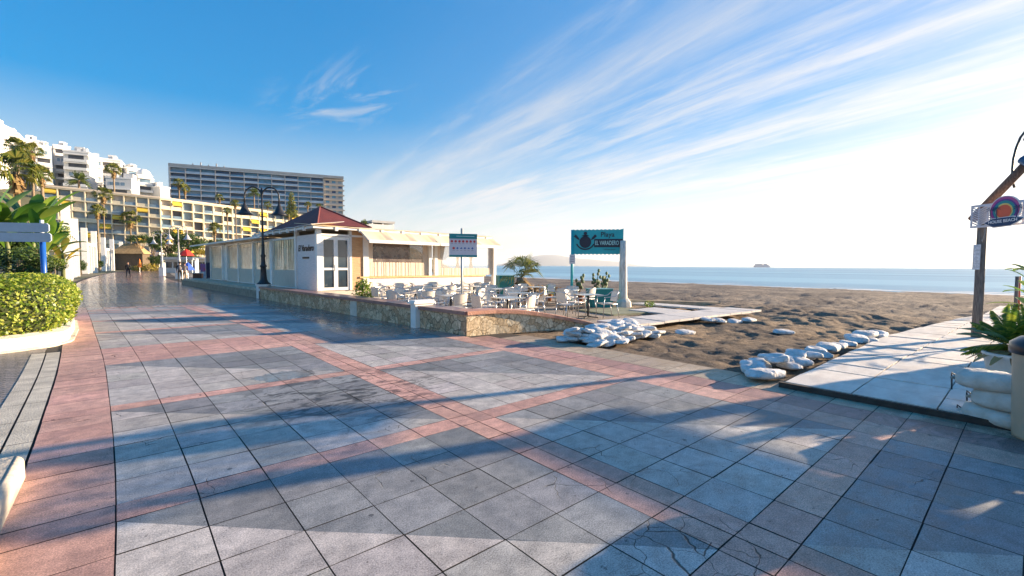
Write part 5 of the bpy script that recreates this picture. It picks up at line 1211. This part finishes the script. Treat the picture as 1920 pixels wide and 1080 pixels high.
for layer, (nn, zb) in enumerate(((50, .045), (36, .13), (18, .21))):
    for k in range(nn):
        u = (k + r.random() * .5) / nn; 
        cx = 7.15 + 2.3 * u; cy0 = 5.45 + .25 * u + (.25 if u < .15 else 0); cy1 = 6.55 + .35 * u
        v = r.uniform(.0 + .12 * layer, 1 - .12 * layer); x = cx; y = cy0 + (cy1 - cy0) * v
        bag(x, y, zb + r.uniform(-.02, .02) + (.03 if v > .5 else 0), r.uniform(-.7, .9), BAGS[k % 5], 'plump white sandbag in the low heap at the end of the stone wall', HG, (r.uniform(.75, 1.0), r.uniform(.8, 1.0), r.uniform(.5, .75)), r.uniform(-.3, .3), r.uniform(-.25, .25))
bag(6.98, 6.45, .06, .9, BAGS[1], 'white sandbag lying at the left tip of the heap on the paving', None, .75)
for k, (px, py, lab) in enumerate([(1222, 628, 'flattened white sandbag just right of the heap'), (1285, 622, 'grey shaded sandbag half sunk in the sand right of the heap'), (1325, 603, 'first sandbag from the left along the edge of the small walkway'), (1348, 603, 'second sandbag from the left along the edge of the small walkway'), (1378, 599, 'third sandbag from the left along the edge of the small walkway'), (1405, 598, 'sandbag lying on its side at the tip of the small walkway'), (1470, 618, 'lone collapsed sandbag on open sand')]):
    p_ = G(px, py, 0.0); bag(p_.x, p_.y, sandz(p_.x, p_.y) + .07, r.uniform(-1, 1), BAGS[k % 5], lab, None, (1.0, .9, .8), .1)
RB = [(1412, 693, .09, .3, 1.05, 'front left white sandbag at the corner of the wide boardwalk'), (1435, 706, .09, -.15, 1.1, 'nearest plump white sandbag lying against the boardwalk edge'), (1455, 690, .20, .4, .9, 'white sandbag lying on top of the two nearest bags'),
      (1468, 680, .09, .5, .9, 'third white sandbag along the boardwalk edge'), (1480, 690, .08, 1.1, .7, 'small sandbag wedged between boardwalk and the bags'), (1492, 672, .12, .1, .95, 'fourth white sandbag along the boardwalk edge'), (1512, 668, .07, .2, .9, 'torn flat sandbag beside the boardwalk'),
      (1530, 661, .08, 0, 1.0, 'long limp sandbag midway along the boardwalk edge'), (1552, 655, .08, .2, 1.1, 'sandbag before the gap along the boardwalk edge'), (1572, 650, .06, .1, .8, 'last sandbag before the gap along the boardwalk edge'),
      (1606, 640, .10, .2, 1.2, 'white crumpled sandbag beyond the gap'), (1622, 634, .14, .0, 1.2, 'peaked white sandbag beyond the gap'), (1643, 631, .08, -.1, 1.2, 'farthest white sandbag along the boardwalk edge')]
RB += [(1424, 684, .07, .8, .8, 'white sandbag behind the two nearest bags'), (1500, 680, .06, -.3, .8, 'small sandbag leaning on the fourth bag'), (1542, 664, .05, .5, .8, 'half empty sandbag in the middle of the boardwalk row'), (1590, 645, .06, .3, .9, 'limp sandbag lying in the gap of the boardwalk row'),
       (1447, 678, .10, 1.0, .85, 'upright white sandbag behind the top bag'), (1520, 672, .10, -.6, .7, 'folded sandbag on top of the torn flat one'), (1630, 640, .05, .4, .9, 'flat sandbag before the peaked one')]
for k, (px, py, z, rz, sc, lab) in enumerate(RB):
    p_ = G(px, py, .05); bag(p_.x, p_.y, z, rz, BAGS[k % 5], lab, 'white sandbags along the wide boardwalk', (sc * 1.05, sc * .95, sc * .9), r.uniform(-.15, .15), r.uniform(-.1, .1))
d_ = Vector((-.22, -.97)); o0 = Vector((6.72, .20)); strap = pm('black_tie', (.02, .02, .025), .6)
for ly, (z, off, lab) in enumerate(((.09, .03, 'bottom'), (.262, .10, 'middle'), (.434, -.03, 'top'))):
    for k in range(3):
        p_ = o0 + d_ * (k * .57 + off); b_ = bag(p_.x + .05, p_.y, z, math.atan2(d_.y, d_.x) + r.uniform(-.06, .06), BAGD[(k + ly) % 3], '%s dusty white sandbag in the %s layer of the stack by the bin' % (['leftmost', 'second', 'third'][k], lab), 'dusty sandbags stacked three high by the bin', (.97, 1.0, .98), r.uniform(-.05, .05))
        MB().tube([(-.30, 0, 0), (-.335, .01, .02), (-.33, .0, -.01), (-.31, -.04, -.16)], .008, 5).build('tie', strap, b_)

# ------------------------------------------------------------------ litter bin, white pot, plants at the right edge
bn = thing('litter_bin', (6.47, -.17, 0), 0, 'beige cylindrical litter bin with a black lid cut by the right photo edge', 'bin')
MB().lathe([(.245, 0), (.25, .03), (.275, .80), (.28, .84)], 32).build('body', pm('beige_plastic', (.50, .40, .28), .5, .08, 2, .15, 80), bn, True)
MB().lathe([(.295, .80), (.30, .84), (.295, .90), (.23, .955), (.10, .975)], 32).build('lid', pm('black_plastic', (.02, .022, .03), .3, .2), bn, True)
MB().lathe([(.12, .976), (.16, .985), (.16, 1.0), (.11, 1.0)], 24).build('chrome_ring', steel, bn, True)
pt_ = thing('planter_pot', (9.35, .10, .09), 0, 'round white pot with a small sago palm behind the sandbag stack', 'potted plant')
MB().lathe([(.24, 0), (.29, .08), (.33, .26), (.35, .31), (.34, .33), (.30, .33), (.29, .27)], 24).build('pot', pm('white_pot', (.66, .62, .56), .6, .1, 3, .2, 30), pt_, True)
MB().lathe([(.30, .27), (.01, .29)], 20).build('soil', pm('dark_soil', (.05, .035, .02), .95, .3, 20, 1, 60), pt_)
MB().tube([(0, 0, .26), (0, 0, .42)], [.09, .07], 8).build('stem', bark, pt_, True)
o = feather_crown(31, 34, 22, -.1, 1.3, .7, .030, .26).build('crown', g_bright, pt_, loc=(0, 0, .42)); o.scale = (.60, .60, .78)
mb = MB(); rr = random.Random(3)
for k in range(7): broad_leaf(mb, (0, 0, .40), rr.uniform(0, 6.28), rr.uniform(.35, .8), .68, .085, .25, rr, .5)
mb.build('agave_leaves', leafmat('agave_leaf', [(.05, .16, .09), (.10, .24, .13)], .4, .2), pt_, True)
mb = MB(); 
for k in range(4): broad_leaf(mb, (0, 0, .36), rad(100 + k * 26), .1, .50, .05, .45, rr, .3)
mb.build('dry_leaves', g_dead, pt_, True)
c = at(1950, 500, 9.5); tb = thing('banana_plant', (c.x, c.y, .09), 0, 'leafy plant whose leaf tips enter at the right photo edge', 'plant')
mb = MB(); rr = random.Random(14)
for k in range(16): broad_leaf(mb, (0, 0, .5 + k * .07), rr.uniform(0, 6.28), rr.uniform(.2, 1.2), .85, .09, .35, rr)
mb.build('leaves', g_banana, tb, True); MB().tube([(0, 0, 0), (0, 0, 1.5)], [.05, .03], 7).build('stem', bark, tb, True)
c = G(1903, 592, .09); t = thing('wooden_stake', (c.x, c.y, -.1), 0, 'grey wooden stake standing beside a red striped pole', 'stake')
MB().tube([(0, 0, 0), (.03, 0, 1.45)], .045, 8).build('stake', woodm, t, True)
c = G(1909, 590, .09); t = thing('red_pole', (c.x, c.y, -.1), 0, 'thin orange red pole beside the wooden stake', 'pole')
MB().tube([(0, 0, 0), (.0, 0, 1.45)], .022, 8).build('pole', pm('orange_red', (.60, .08, .03), .5, .1), t, True)
for k in range(4): MB().tube([(0, 0, .2 + k * .16), (0, 0, .26 + k * .16)], .045, 8).build('rope_wrap', pm('orange_red', (.6, .08, .03), .5), t, True)

# ------------------------------------------------------------------ driftwood arch with beach bar sign
p0 = Vector((14.05, .76, .05)); ad = Vector((-.6, -.8, 0)).normalized(); RZa = math.atan2(ad.y, ad.x)
ar = thing('wooden_arch', p0, RZa, 'rough log arch with a white fretwork board and a blue painted rafter', 'arch')
SPn = 1.62
MB().tube([(0, 0, 0), (.01, 0, .9), (-.01, .01, 1.9), (.0, 0, 2.78)], [.088, .083, .080, .078], 10).build('post', woodm, ar, True)
MB().tube([(SPn, 0, 0), (SPn, 0, 1.4), (SPn + .02, 0, 2.78)], [.11, .10, .09], 10).build('post', woodm, ar, True)
logr = pm('reddish_log', (.12, .06, .045), .8, .3, 7, .5, 30, c2=(.28, .17, .12), stretch=(5, 5, 1)); blw = pm('blue_painted_wood', (.02, .09, .20), .5, .25, 6, .4, 20, c2=(.10, .22, .36))
MB().tube([(-.26, .06, 2.62), (.78, .06, 3.74)], [.085, .08], 9).build('rafter', logr, ar, True)
MB().tube([(.70, -.06, 3.72), (SPn + .3, -.06, 2.75)], [.085, .09], 9).build('rafter', blw, ar, True)
MB().box((.78, .0, 3.86), (.16, .05, .26), rad(20)).build('blue_flag_plate', blw, ar)
# fretwork board: a real cut-out lattice of leaf shaped slots
fz0, fz1, fx0, fx1 = 2.42, 2.91, -.14, SPn + .12
fr_ = MB(); fm = pm('white_fretwork', (.62, .60, .66), .6, .06, 3); y0, y1 = -.125, -.105
fr_.bbox(fx0, fx1, y0, y1, fz0, fz0 + .045).bbox(fx0, fx1, y0, y1, fz1 - .045, fz1)
W_ = .30; nP = int(round((fx1 - fx0) / W_)); W_ = (fx1 - fx0) / nP
for i in range(nP):
    xa = fx0 + i * W_; xc = xa + W_ / 2; fr_.bbox(xa, xa + .028, y0, y1, fz0 + .045, fz1 - .045).bbox(xc - .008, xc + .008, y0, y1, fz0 + .045, fz1 - .045)
    for k in range(9):
        z = fz0 + .045 + k * .046
        for s in (-1, 1):
            a = (xc, (y0 + y1) / 2, z); b = (xc + s * (W_ / 2 - .005), (y0 + y1) / 2, z + .085); 
            if b[2] < fz1 - .03: fr_.bar(a, b, .0195, .020)
fr_.bbox(fx1 - .028, fx1, y0, y1, fz0 + .045, fz1 - .045).build('fretwork_board', fm, ar)
# round rainbow logo with a surfboard shaped name
lx, lz = .56, 2.74
lg_ = disc(MB(), lx, lz, .345, .36, -.165, -.135, 28).build('logo_board', pm('logo_white', (.75, .74, .76), .5), ar)
cols = [('logo_pink', (.45, .08, .28), .325), ('logo_purple', (.10, .05, .28), .275), ('logo_teal', (.02, .26, .28), .245), ('logo_yellow', (.70, .58, .18), .19), ('logo_orange', (.72, .12, .06), .165)]
for i, (nm, c_, rr_) in enumerate(cols):
    disc(MB(), lx, lz - .01 * i, rr_, rr_ * 1.04, -.168 - .003 * i, -.1655 - .003 * i, 28).build('logo_ring', pm(nm, c_, .5, .04), lg_)
nv = pm('logo_navy', (.01, .05, .13), .5, .05)
for sx_, sz_, s_ in ((-.30, .03, .13), (-.16, .05, .10), (.31, .03, .13)):
    pmk = MB()
    for a in (20, 60, 120, 160, 200, -20): pmk.prism([(lx + sx_, lz + sz_), (lx + sx_ + s_ * .6 * math.cos(rad(a - 9)), lz + sz_ + s_ * .6 * math.sin(rad(a - 9)) * .8), (lx + sx_ + s_ * math.cos(rad(a)), lz + sz_ + s_ * math.sin(rad(a)) * .8 - .02), (lx + sx_ + s_ * .6 * math.cos(rad(a + 9)), lz + sz_ + s_ * .6 * math.sin(rad(a + 9)) * .8)], -.189, -.185, fr=Fz)
    pmk.prism([(lx + sx_ - .008, lz + sz_), (lx + sx_ + .008, lz + sz_), (lx + sx_ * .9 + .012, lz - .30), (lx + sx_ * .9 - .012, lz - .30)], -.1925, -.1895, fr=Fz); pmk.build('palm_motif', nv, lg_)
bp_ = [(lx - .42, lz - .30), (lx - .22, lz - .21), (lx + .2, lz - .19), (lx + .44, lz - .24), (lx + .3, lz - .33), (lx + .16, lz - .40), (lx - .2, lz - .42), (lx - .32, lz - .36)]
MB().prism([(lx + (a - lx) * 1.07, lz - .30 + (b - lz + .30) * 1.18) for a, b in bp_], -.190, -.170, fr=Fz).build('name_board', MATS['logo_white'], lg_)
MB().prism(bp_, -.198, -.1905, fr=Fz).build('name_field', nv, lg_)
lettering('lettering', 'HOUSE BEACH', .105, MATS['logo_white'], lg_, Matrix.Translation((lx, -.201, lz - .285)) @ Matrix.Rotation(math.pi / 2, 4, 'X') @ Matrix.Rotation(rad(3), 4, 'Z'), .002, sx=.92, off=.002)
MB().bbox(-.06, .08, -.115, -.10, 1.52, 2.06).build('sticker_strip', pm('sticker_white', (.62, .62, .66), .5, .25, 25), ar)
MB().tube([(.12, -.1, 2.6), (.15, -.11, 2.3), (.10, -.1, 2.12), (.09, -.1, 2.16)], .008, 5).build('loose_cable', pm('grey_cable', (.3, .3, .3), .6), ar, True)
lg_.scale = (.80, 1, .80); lg_.location = (lx * .2 - .03, 0, lz * .2)
# black swan-neck lamp arm rising from the rafter
pts = []
for px, py in ((1902, 352), (1898, 338), (1898, 318), (1900, 298), (1905, 278), (1913, 258), (1924, 244), (1940, 238)): q = at(px, py, 9.6); pts.append(q)
la = thing('swan_neck_lamp', pts[0], 0, 'thin black swan neck lamp arm curving over the log arch', 'lamp')
MB().tube([p_ - pts[0] for p_ in pts], .022, 7).build('arm', darkiron, la, True)
q = pts[-1] - pts[0]; MB().lathe([(.16, -.25), (.14, -.18), (.05, -.06), (.03, 0)], 12, q).build('lamp_shade', darkiron, la, True)

# ------------------------------------------------------------------ guessed beach bar out of view, added and gapped to throw the broad shade
bb = thing('shade_caster', (14.35, -.80, 0), 0, 'unseen slatted timber bar added to throw shade over the foreground', 'kiosk')
wd2 = pm('caster_timber', (.25, .17, .10), .8, .2, 5)
MB().bbox(0, 1.3, -9.0, -.02, 2.44, 2.54).build('roof', wd2, bb)
MB().tube([(.05, -.05, 0), (.05, -.05, 3.0)], .07, 8).build('post', woodm, bb, True)
y = -.05
for w_, g_ in ((.80, .14), (.34, .28), (.62, .16), (.80, .10), (1.3, .12), (1.2, .10), (.9, .3), (.7, .3), (1.4, .2), (1.1, .1)):
    MB().bbox(0, .05, y - w_, y, 0, 2.0).build('wall_panel', wd2, bb); y -= w_ + g_
for yy_ in (-3, -6, -8.9): MB().bbox(1.15, 1.25, yy_ - .05, yy_ + .05, 0, 2.439).build('post', wd2, bb)

# ------------------------------------------------------------------ far end of the promenade
def P2d(px, d, z=0): q = at(px, 500, d); return Vector((q.x, q.y, z))
def parasol(px, d, ztop, r_, h_, matl, label, name='parasol'):
    p_ = P2d(px, d); t = thing(name, p_, 0, label, 'parasol'); MB().tube([(0, 0, 0), (0, 0, ztop)], .03, 6).build('pole', steel, t)
    MB().lathe([(r_, ztop - h_), (r_ * .55, ztop - h_ * .4), (.03, ztop)], 8, cap=False).build('canopy', matl, t)
parasol(350, 66, 3.75, 1.0, 1.0, pm('red_canvas', (.62, .03, .02), .7), 'red parasol above the far kiosk roof')
parasol(352, 42, 1.75, .55, .75, pm('blue_canvas', (.03, .10, .50), .7), 'blue parasol beside the walking couple')
def kiosk(px0, px1, d, ztop, zb, mat, label, name='kiosk', dep=3, wall=None, cat='kiosk', nwin=3):
    a, b = P2d(px0, d), P2d(px1, d); v = b - a; L = v.length; t = thing(name, a, math.atan2(v.y, v.x), label, cat)
    MB().bbox(-.2, L + .2, -.3, dep, zb, ztop).build('roof', mat, t)
    MB().bbox(0, L, .5, dep - .1, 0, zb - .002).build('wall', wall or whitewall, t)
    for k in range(nwin): MB().bbox(L * (k + .15) / nwin, L * (k + .85) / nwin, .42, .497, .9, zb - .4).build('window', shut[2], t)
    for x in (0.05, L - .05): MB().bbox(x - .05, x + .05, -.2, -.1, 0, zb - .002).build('post', white, t)
    return t
kiosk(268, 300, 108, 4.3, 3.4, white, 'long white flat roofed kiosk at the far end of the promenade', nwin=4)
kiosk(306, 362, 78, 2.75, 2.3, pm('grey_roof', (.5, .5, .48), .7), 'low grey roofed kiosk under the red parasol', nwin=4)
kiosk(367, 388, 52, 2.35, 2.2, white, 'white kiosk wall with square windows beside the restaurant end', nwin=3)
p_ = P2d(245, 104); th = thing('thatched_hut', p_, rad(-20), 'tan thatched hut behind the palm group', 'hut')
hp2 = MB(); hp2.add([(-3, -2.5, 3.8), (3.4, -2.5, 3.8), (3.4, 2.5, 3.8), (-3, 2.5, 3.8), (-1, 0, 6.2), (1.5, 0, 6.2)], [(0, 1, 5, 4), (1, 2, 5), (2, 3, 4, 5), (3, 0, 4)]); hp2.build('roof', pm('thatch', (.40, .26, .12), .9, .25, 2, .8, 10), th)
MB().bbox(-2.6, 3, -2.1, 2.1, 0, 3.79).build('wall', pm('hut_shade_wall', (.12, .09, .06), .9), th)
parasol(262, 84, 2.5, .35, 1.6, pm('orange_canvas', (.65, .18, .02), .7), 'folded orange parasol at the far end of the promenade')
t = thing('flower_bed', P2d(281, 92), 0, 'mound of yellow flowers at the far end of the promenade', 'flower bed'); leafcloud(61, 900, .16, [((0, 0, .8), (2.3, 1.2, .9)), ((-2, 1, .6), (1.6, 1, .7))]).build('flowers', g_yellow, t)
fz = thing('ice_cream_freezer', P2d(386, 38), rad(-30), 'blue and white freezer chest at the near end of the far kiosk', 'freezer')
MB().bbox(-.3, .3, -.3, .3, .05, .95).build('chest', pm('pale_blue_enamel', (.35, .48, .60), .4), fz); MB().bbox(-.28, .28, -.31, -.302, .95, 1.6).build('poster', pm('blue_poster', (.05, .15, .5), .5, .4, 3, c2=(.7, .1, .1)), fz)
bx = thing('wooden_crate_table', P2d(371, 36.5), rad(-20), 'brown wooden box table on the wet paving left of the restaurant', 'box'); MB().bbox(-.3, .3, -.25, .25, 0, .82).build('box', pm('red_brown_wood', (.20, .08, .05), .7, .2, 4), bx); MB().bbox(-.36, .36, -.3, .3, .822, .87).build('box_top', white, bx)
mn = thing('menu_stand', P2d(395, 35.5), rad(-20), 'dark menu stand at the far corner of the restaurant', 'sign'); MB().bbox(-.3, .3, -.02, .02, .5, 1.7).build('board', pm('dark_blue_board', (.02, .03, .09), .5), mn)
for s in (-.25, .25): MB().bbox(s - .02, s + .02, -.2, .2, 0, .499).build('leg', darkiron, mn)
# ------------------------------------------------------------------ people
skin = pm('skin', (.45, .26, .18), .6, .05)
def person(px, d, rz, top, legs, hair, label, stride=.25, H=1.74, bagc=None):
    s = H / 1.74; J = {}; E_ = []
    def J_(n, x, y, z, r_, par=None): J[n] = (len(J), Vector((x, y, z)) * s, r_ * s); 
    def add(n, x, y, z, r_, par=None):
        J_(n, x, y, z, r_); 
        if par: E_.append((J[par][0], J[n][0]))
    add('pel', 0, 0, .95, .125); add('bel', 0, .01, 1.08, .115, 'pel'); add('che', 0, .0, 1.30, .135, 'bel'); add('nek', 0, 0, 1.47, .055, 'che'); add('chin', 0, .015, 1.55, .065, 'nek'); add('head', 0, .02, 1.64, .088, 'chin'); add('crown_', 0, .01, 1.70, .07, 'head')
    for sd, sg in (('l', -1), ('r', 1)):
        st_ = stride * sg
        add('hip' + sd, sg * .09, 0, .90, .085, 'pel'); add('kne' + sd, sg * .10, st_ * .6 + .04, .49, .055, 'hip' + sd); add('ank' + sd, sg * .10, st_ * 1.1 - (.06 if st_ < 0 else 0), .08 if st_ >= 0 else .11, .038, 'kne' + sd); add('toe' + sd, sg * .11, st_ * 1.1 + .15, .035, .032, 'ank' + sd)
        add('sho' + sd, sg * .18, 0, 1.41, .055, 'che'); add('elb' + sd, sg * .24, -st_ * .35, 1.14, .038, 'sho' + sd); add('wri' + sd, sg * .25, -st_ * .7 + .08, .90, .026, 'elb' + sd); add('pal' + sd, sg * .25, -st_ * .75 + .10, .84, .028, 'wri' + sd)
        for k in range(4): add('f%s%d' % (sd, k), sg * .25, -st_ * .75 + .075 + k * .018, .76 + abs(k - 1.5) * .008, .008, 'pal' + sd)
        add('th' + sd, sg * .235, -st_ * .75 + .15, .81, .009, 'pal' + sd)
    me = bpy.data.meshes.new('body'); vs = sorted(J.values(), key=lambda q_: q_[0]); me.from_pydata([q_[1] for q_ in vs], E_, [])
    t = thing('person', P2d(px, d), rz, label, 'person')
    o = bpy.data.objects.new('body', me); col.objects.link(o); md = o.modifiers.new('s', 'SKIN'); sv = me.skin_vertices[0].data
    for i, q_ in enumerate(vs): sv[i].radius = (q_[2], q_[2]); sv[i].use_root = (i == 0)
    sb = o.modifiers.new('d', 'SUBSURF'); sb.levels = 2; sb.render_levels = 2
    bpy.context.view_layer.update(); m2 = bpy.data.meshes.new_from_object(o.evaluated_get(bpy.context.evaluated_depsgraph_get())); bpy.data.objects.remove(o)
    m2.name = 'body'; m2.materials.clear()
    for q_ in (skin, top, legs, hair, darkiron): m2.materials.append(q_)
    for p_ in m2.polygons:
        c_ = p_.center / s; k = 0
        if c_.z < .07: k = 4
        elif c_.z < .97 and abs(c_.x) < .21: k = 2
        elif c_.z < 1.49 and (c_.z > .94): k = 1
        elif c_.z > 1.60 and c_.y < .06 or c_.z > 1.70: k = 3
        p_.material_index = k; p_.use_smooth = True
    link('body', m2, t)
    MB().ball((0, -.01 * s, 1.665 * s), (.098 * s, .108 * s, .095 * s), 12, 8).build('hair', hair, t, True).location = (0, -.018, .012)
    MB().ball((0, .112 * s, 1.63 * s), (.012, .018, .02), 6, 4).build('nose', skin, t, True)
    for sg in (-1, 1): MB().ball((sg * .034 * s, .098 * s, 1.655 * s), (.011, .008, .009), 6, 4).build('eye', pm('eye_dark', (.02, .015, .01), .3), t); MB().ball((sg * .098 * s, .015 * s, 1.63 * s), (.012, .022, .034), 6, 4).build('ear', skin, t, True)
    MB().ball((0, .10 * s, 1.588 * s), (.024, .01, .007), 6, 4).build('mouth', pm('lip', (.35, .12, .10), .5), t)
    if bagc: MB().ball((0, -.17, 1.22), (.15, .10, .22), 10, 7).build('backpack', bagc, t, True)
    return t
black_ = pm('black_clothes', (.018, .018, .022), .8, .2, 5); beige_ = pm('beige_clothes', (.42, .32, .22), .8, .1, 5); hairb = pm('dark_hair', (.03, .018, .012), .6); greyj = pm('grey_jacket', (.15, .14, .15), .8)
person(240, 50, rad(170), black_, black_, hairb, 'person in black clothes walking alone down the middle of the far promenade', .30)
person(337, 40, rad(-10), black_, black_, hairb, 'person in black coat and trousers walking away beside a companion', .22, 1.76, greyj)
person(346, 40.4, rad(-8), greyj, beige_, hairb, 'companion in a grey top and beige trousers walking away', -.20, 1.70)
# ------------------------------------------------------------------ ship and far mountains
q = at(1428, 501, 4200); shp = thing('ship', (q.x, q.y, -1.5), math.atan2(cR.y, cR.x), 'grey ship silhouette on the sea horizon', 'ship')
sm_ = pm('ship_grey', (.34, .38, .46), .7, .1, .02)
MB().prism([(-66, 0), (-74, 14), (-70, 18), (70, 18), (80, 16), (70, 0)], -11, 11, fr=Fz).build('hull', sm_, shp)
MB().bbox(-60, 2, -9, 9, 18.01, 33).build('superstructure', sm_, shp); MB().bbox(10, 60, -9, 9, 18.01, 27).build('cargo', sm_, shp); MB().bbox(22, 44, -8, 8, 27.01, 36).build('bridge', sm_, shp)
mt = MB(); cs = []
K = 60
for j in range(7):
    for i in range(K + 1):
        px = 905 + (1290 - 905) * i / K; D = 19000 + j * 900; p_ = at(px, 498, D); u = i / K
        prof = (math.exp(-((u - .30) / .16) ** 2) * 520 + math.exp(-((u - .58) / .20) ** 2) * 300 + 50 * noise.noise(Vector((u * 9, j, 0)))) * min(1, (1 - u) * 3)
        mt.v.append((p_.x, p_.y, -30 + max(0, prof) * math.sin(math.pi * j / 6) ** .7))
for j in range(6):
    for i in range(K): mt.f.append((j * (K + 1) + i, j * (K + 1) + i + 1, (j + 1) * (K + 1) + i + 1, (j + 1) * (K + 1) + i)); mt.m.append(0)
struct('mountains', mt, pm('far_mountain', (.12, .13, .14), .9, .2, .0005), True)
# ------------------------------------------------------------------ air
hzb = MB().bbox(-900, 29000, -28500, 29000, -4.5, 640); hzo = hzb.build('haze', pm('haze_tmp', (1, 1, 1)), None)
hm = bpy.data.materials.new('sea_haze'); hm.use_nodes = True; hn = hm.node_tree.nodes; hn.remove(hn['Principled BSDF']); pvv = hn.new('ShaderNodeVolumePrincipled')
pvv.inputs['Color'].default_value = (.86, .92, 1, 1); pvv.inputs['Density'].default_value = 0.00004; pvv.inputs['Anisotropy'].default_value = 0.3
hm.node_tree.links.new(pvv.outputs[0], hn['Material Output'].inputs['Volume']); hzo.data.materials.clear(); hzo.data.materials.append(hm); tag(hzo, kind='stuff')
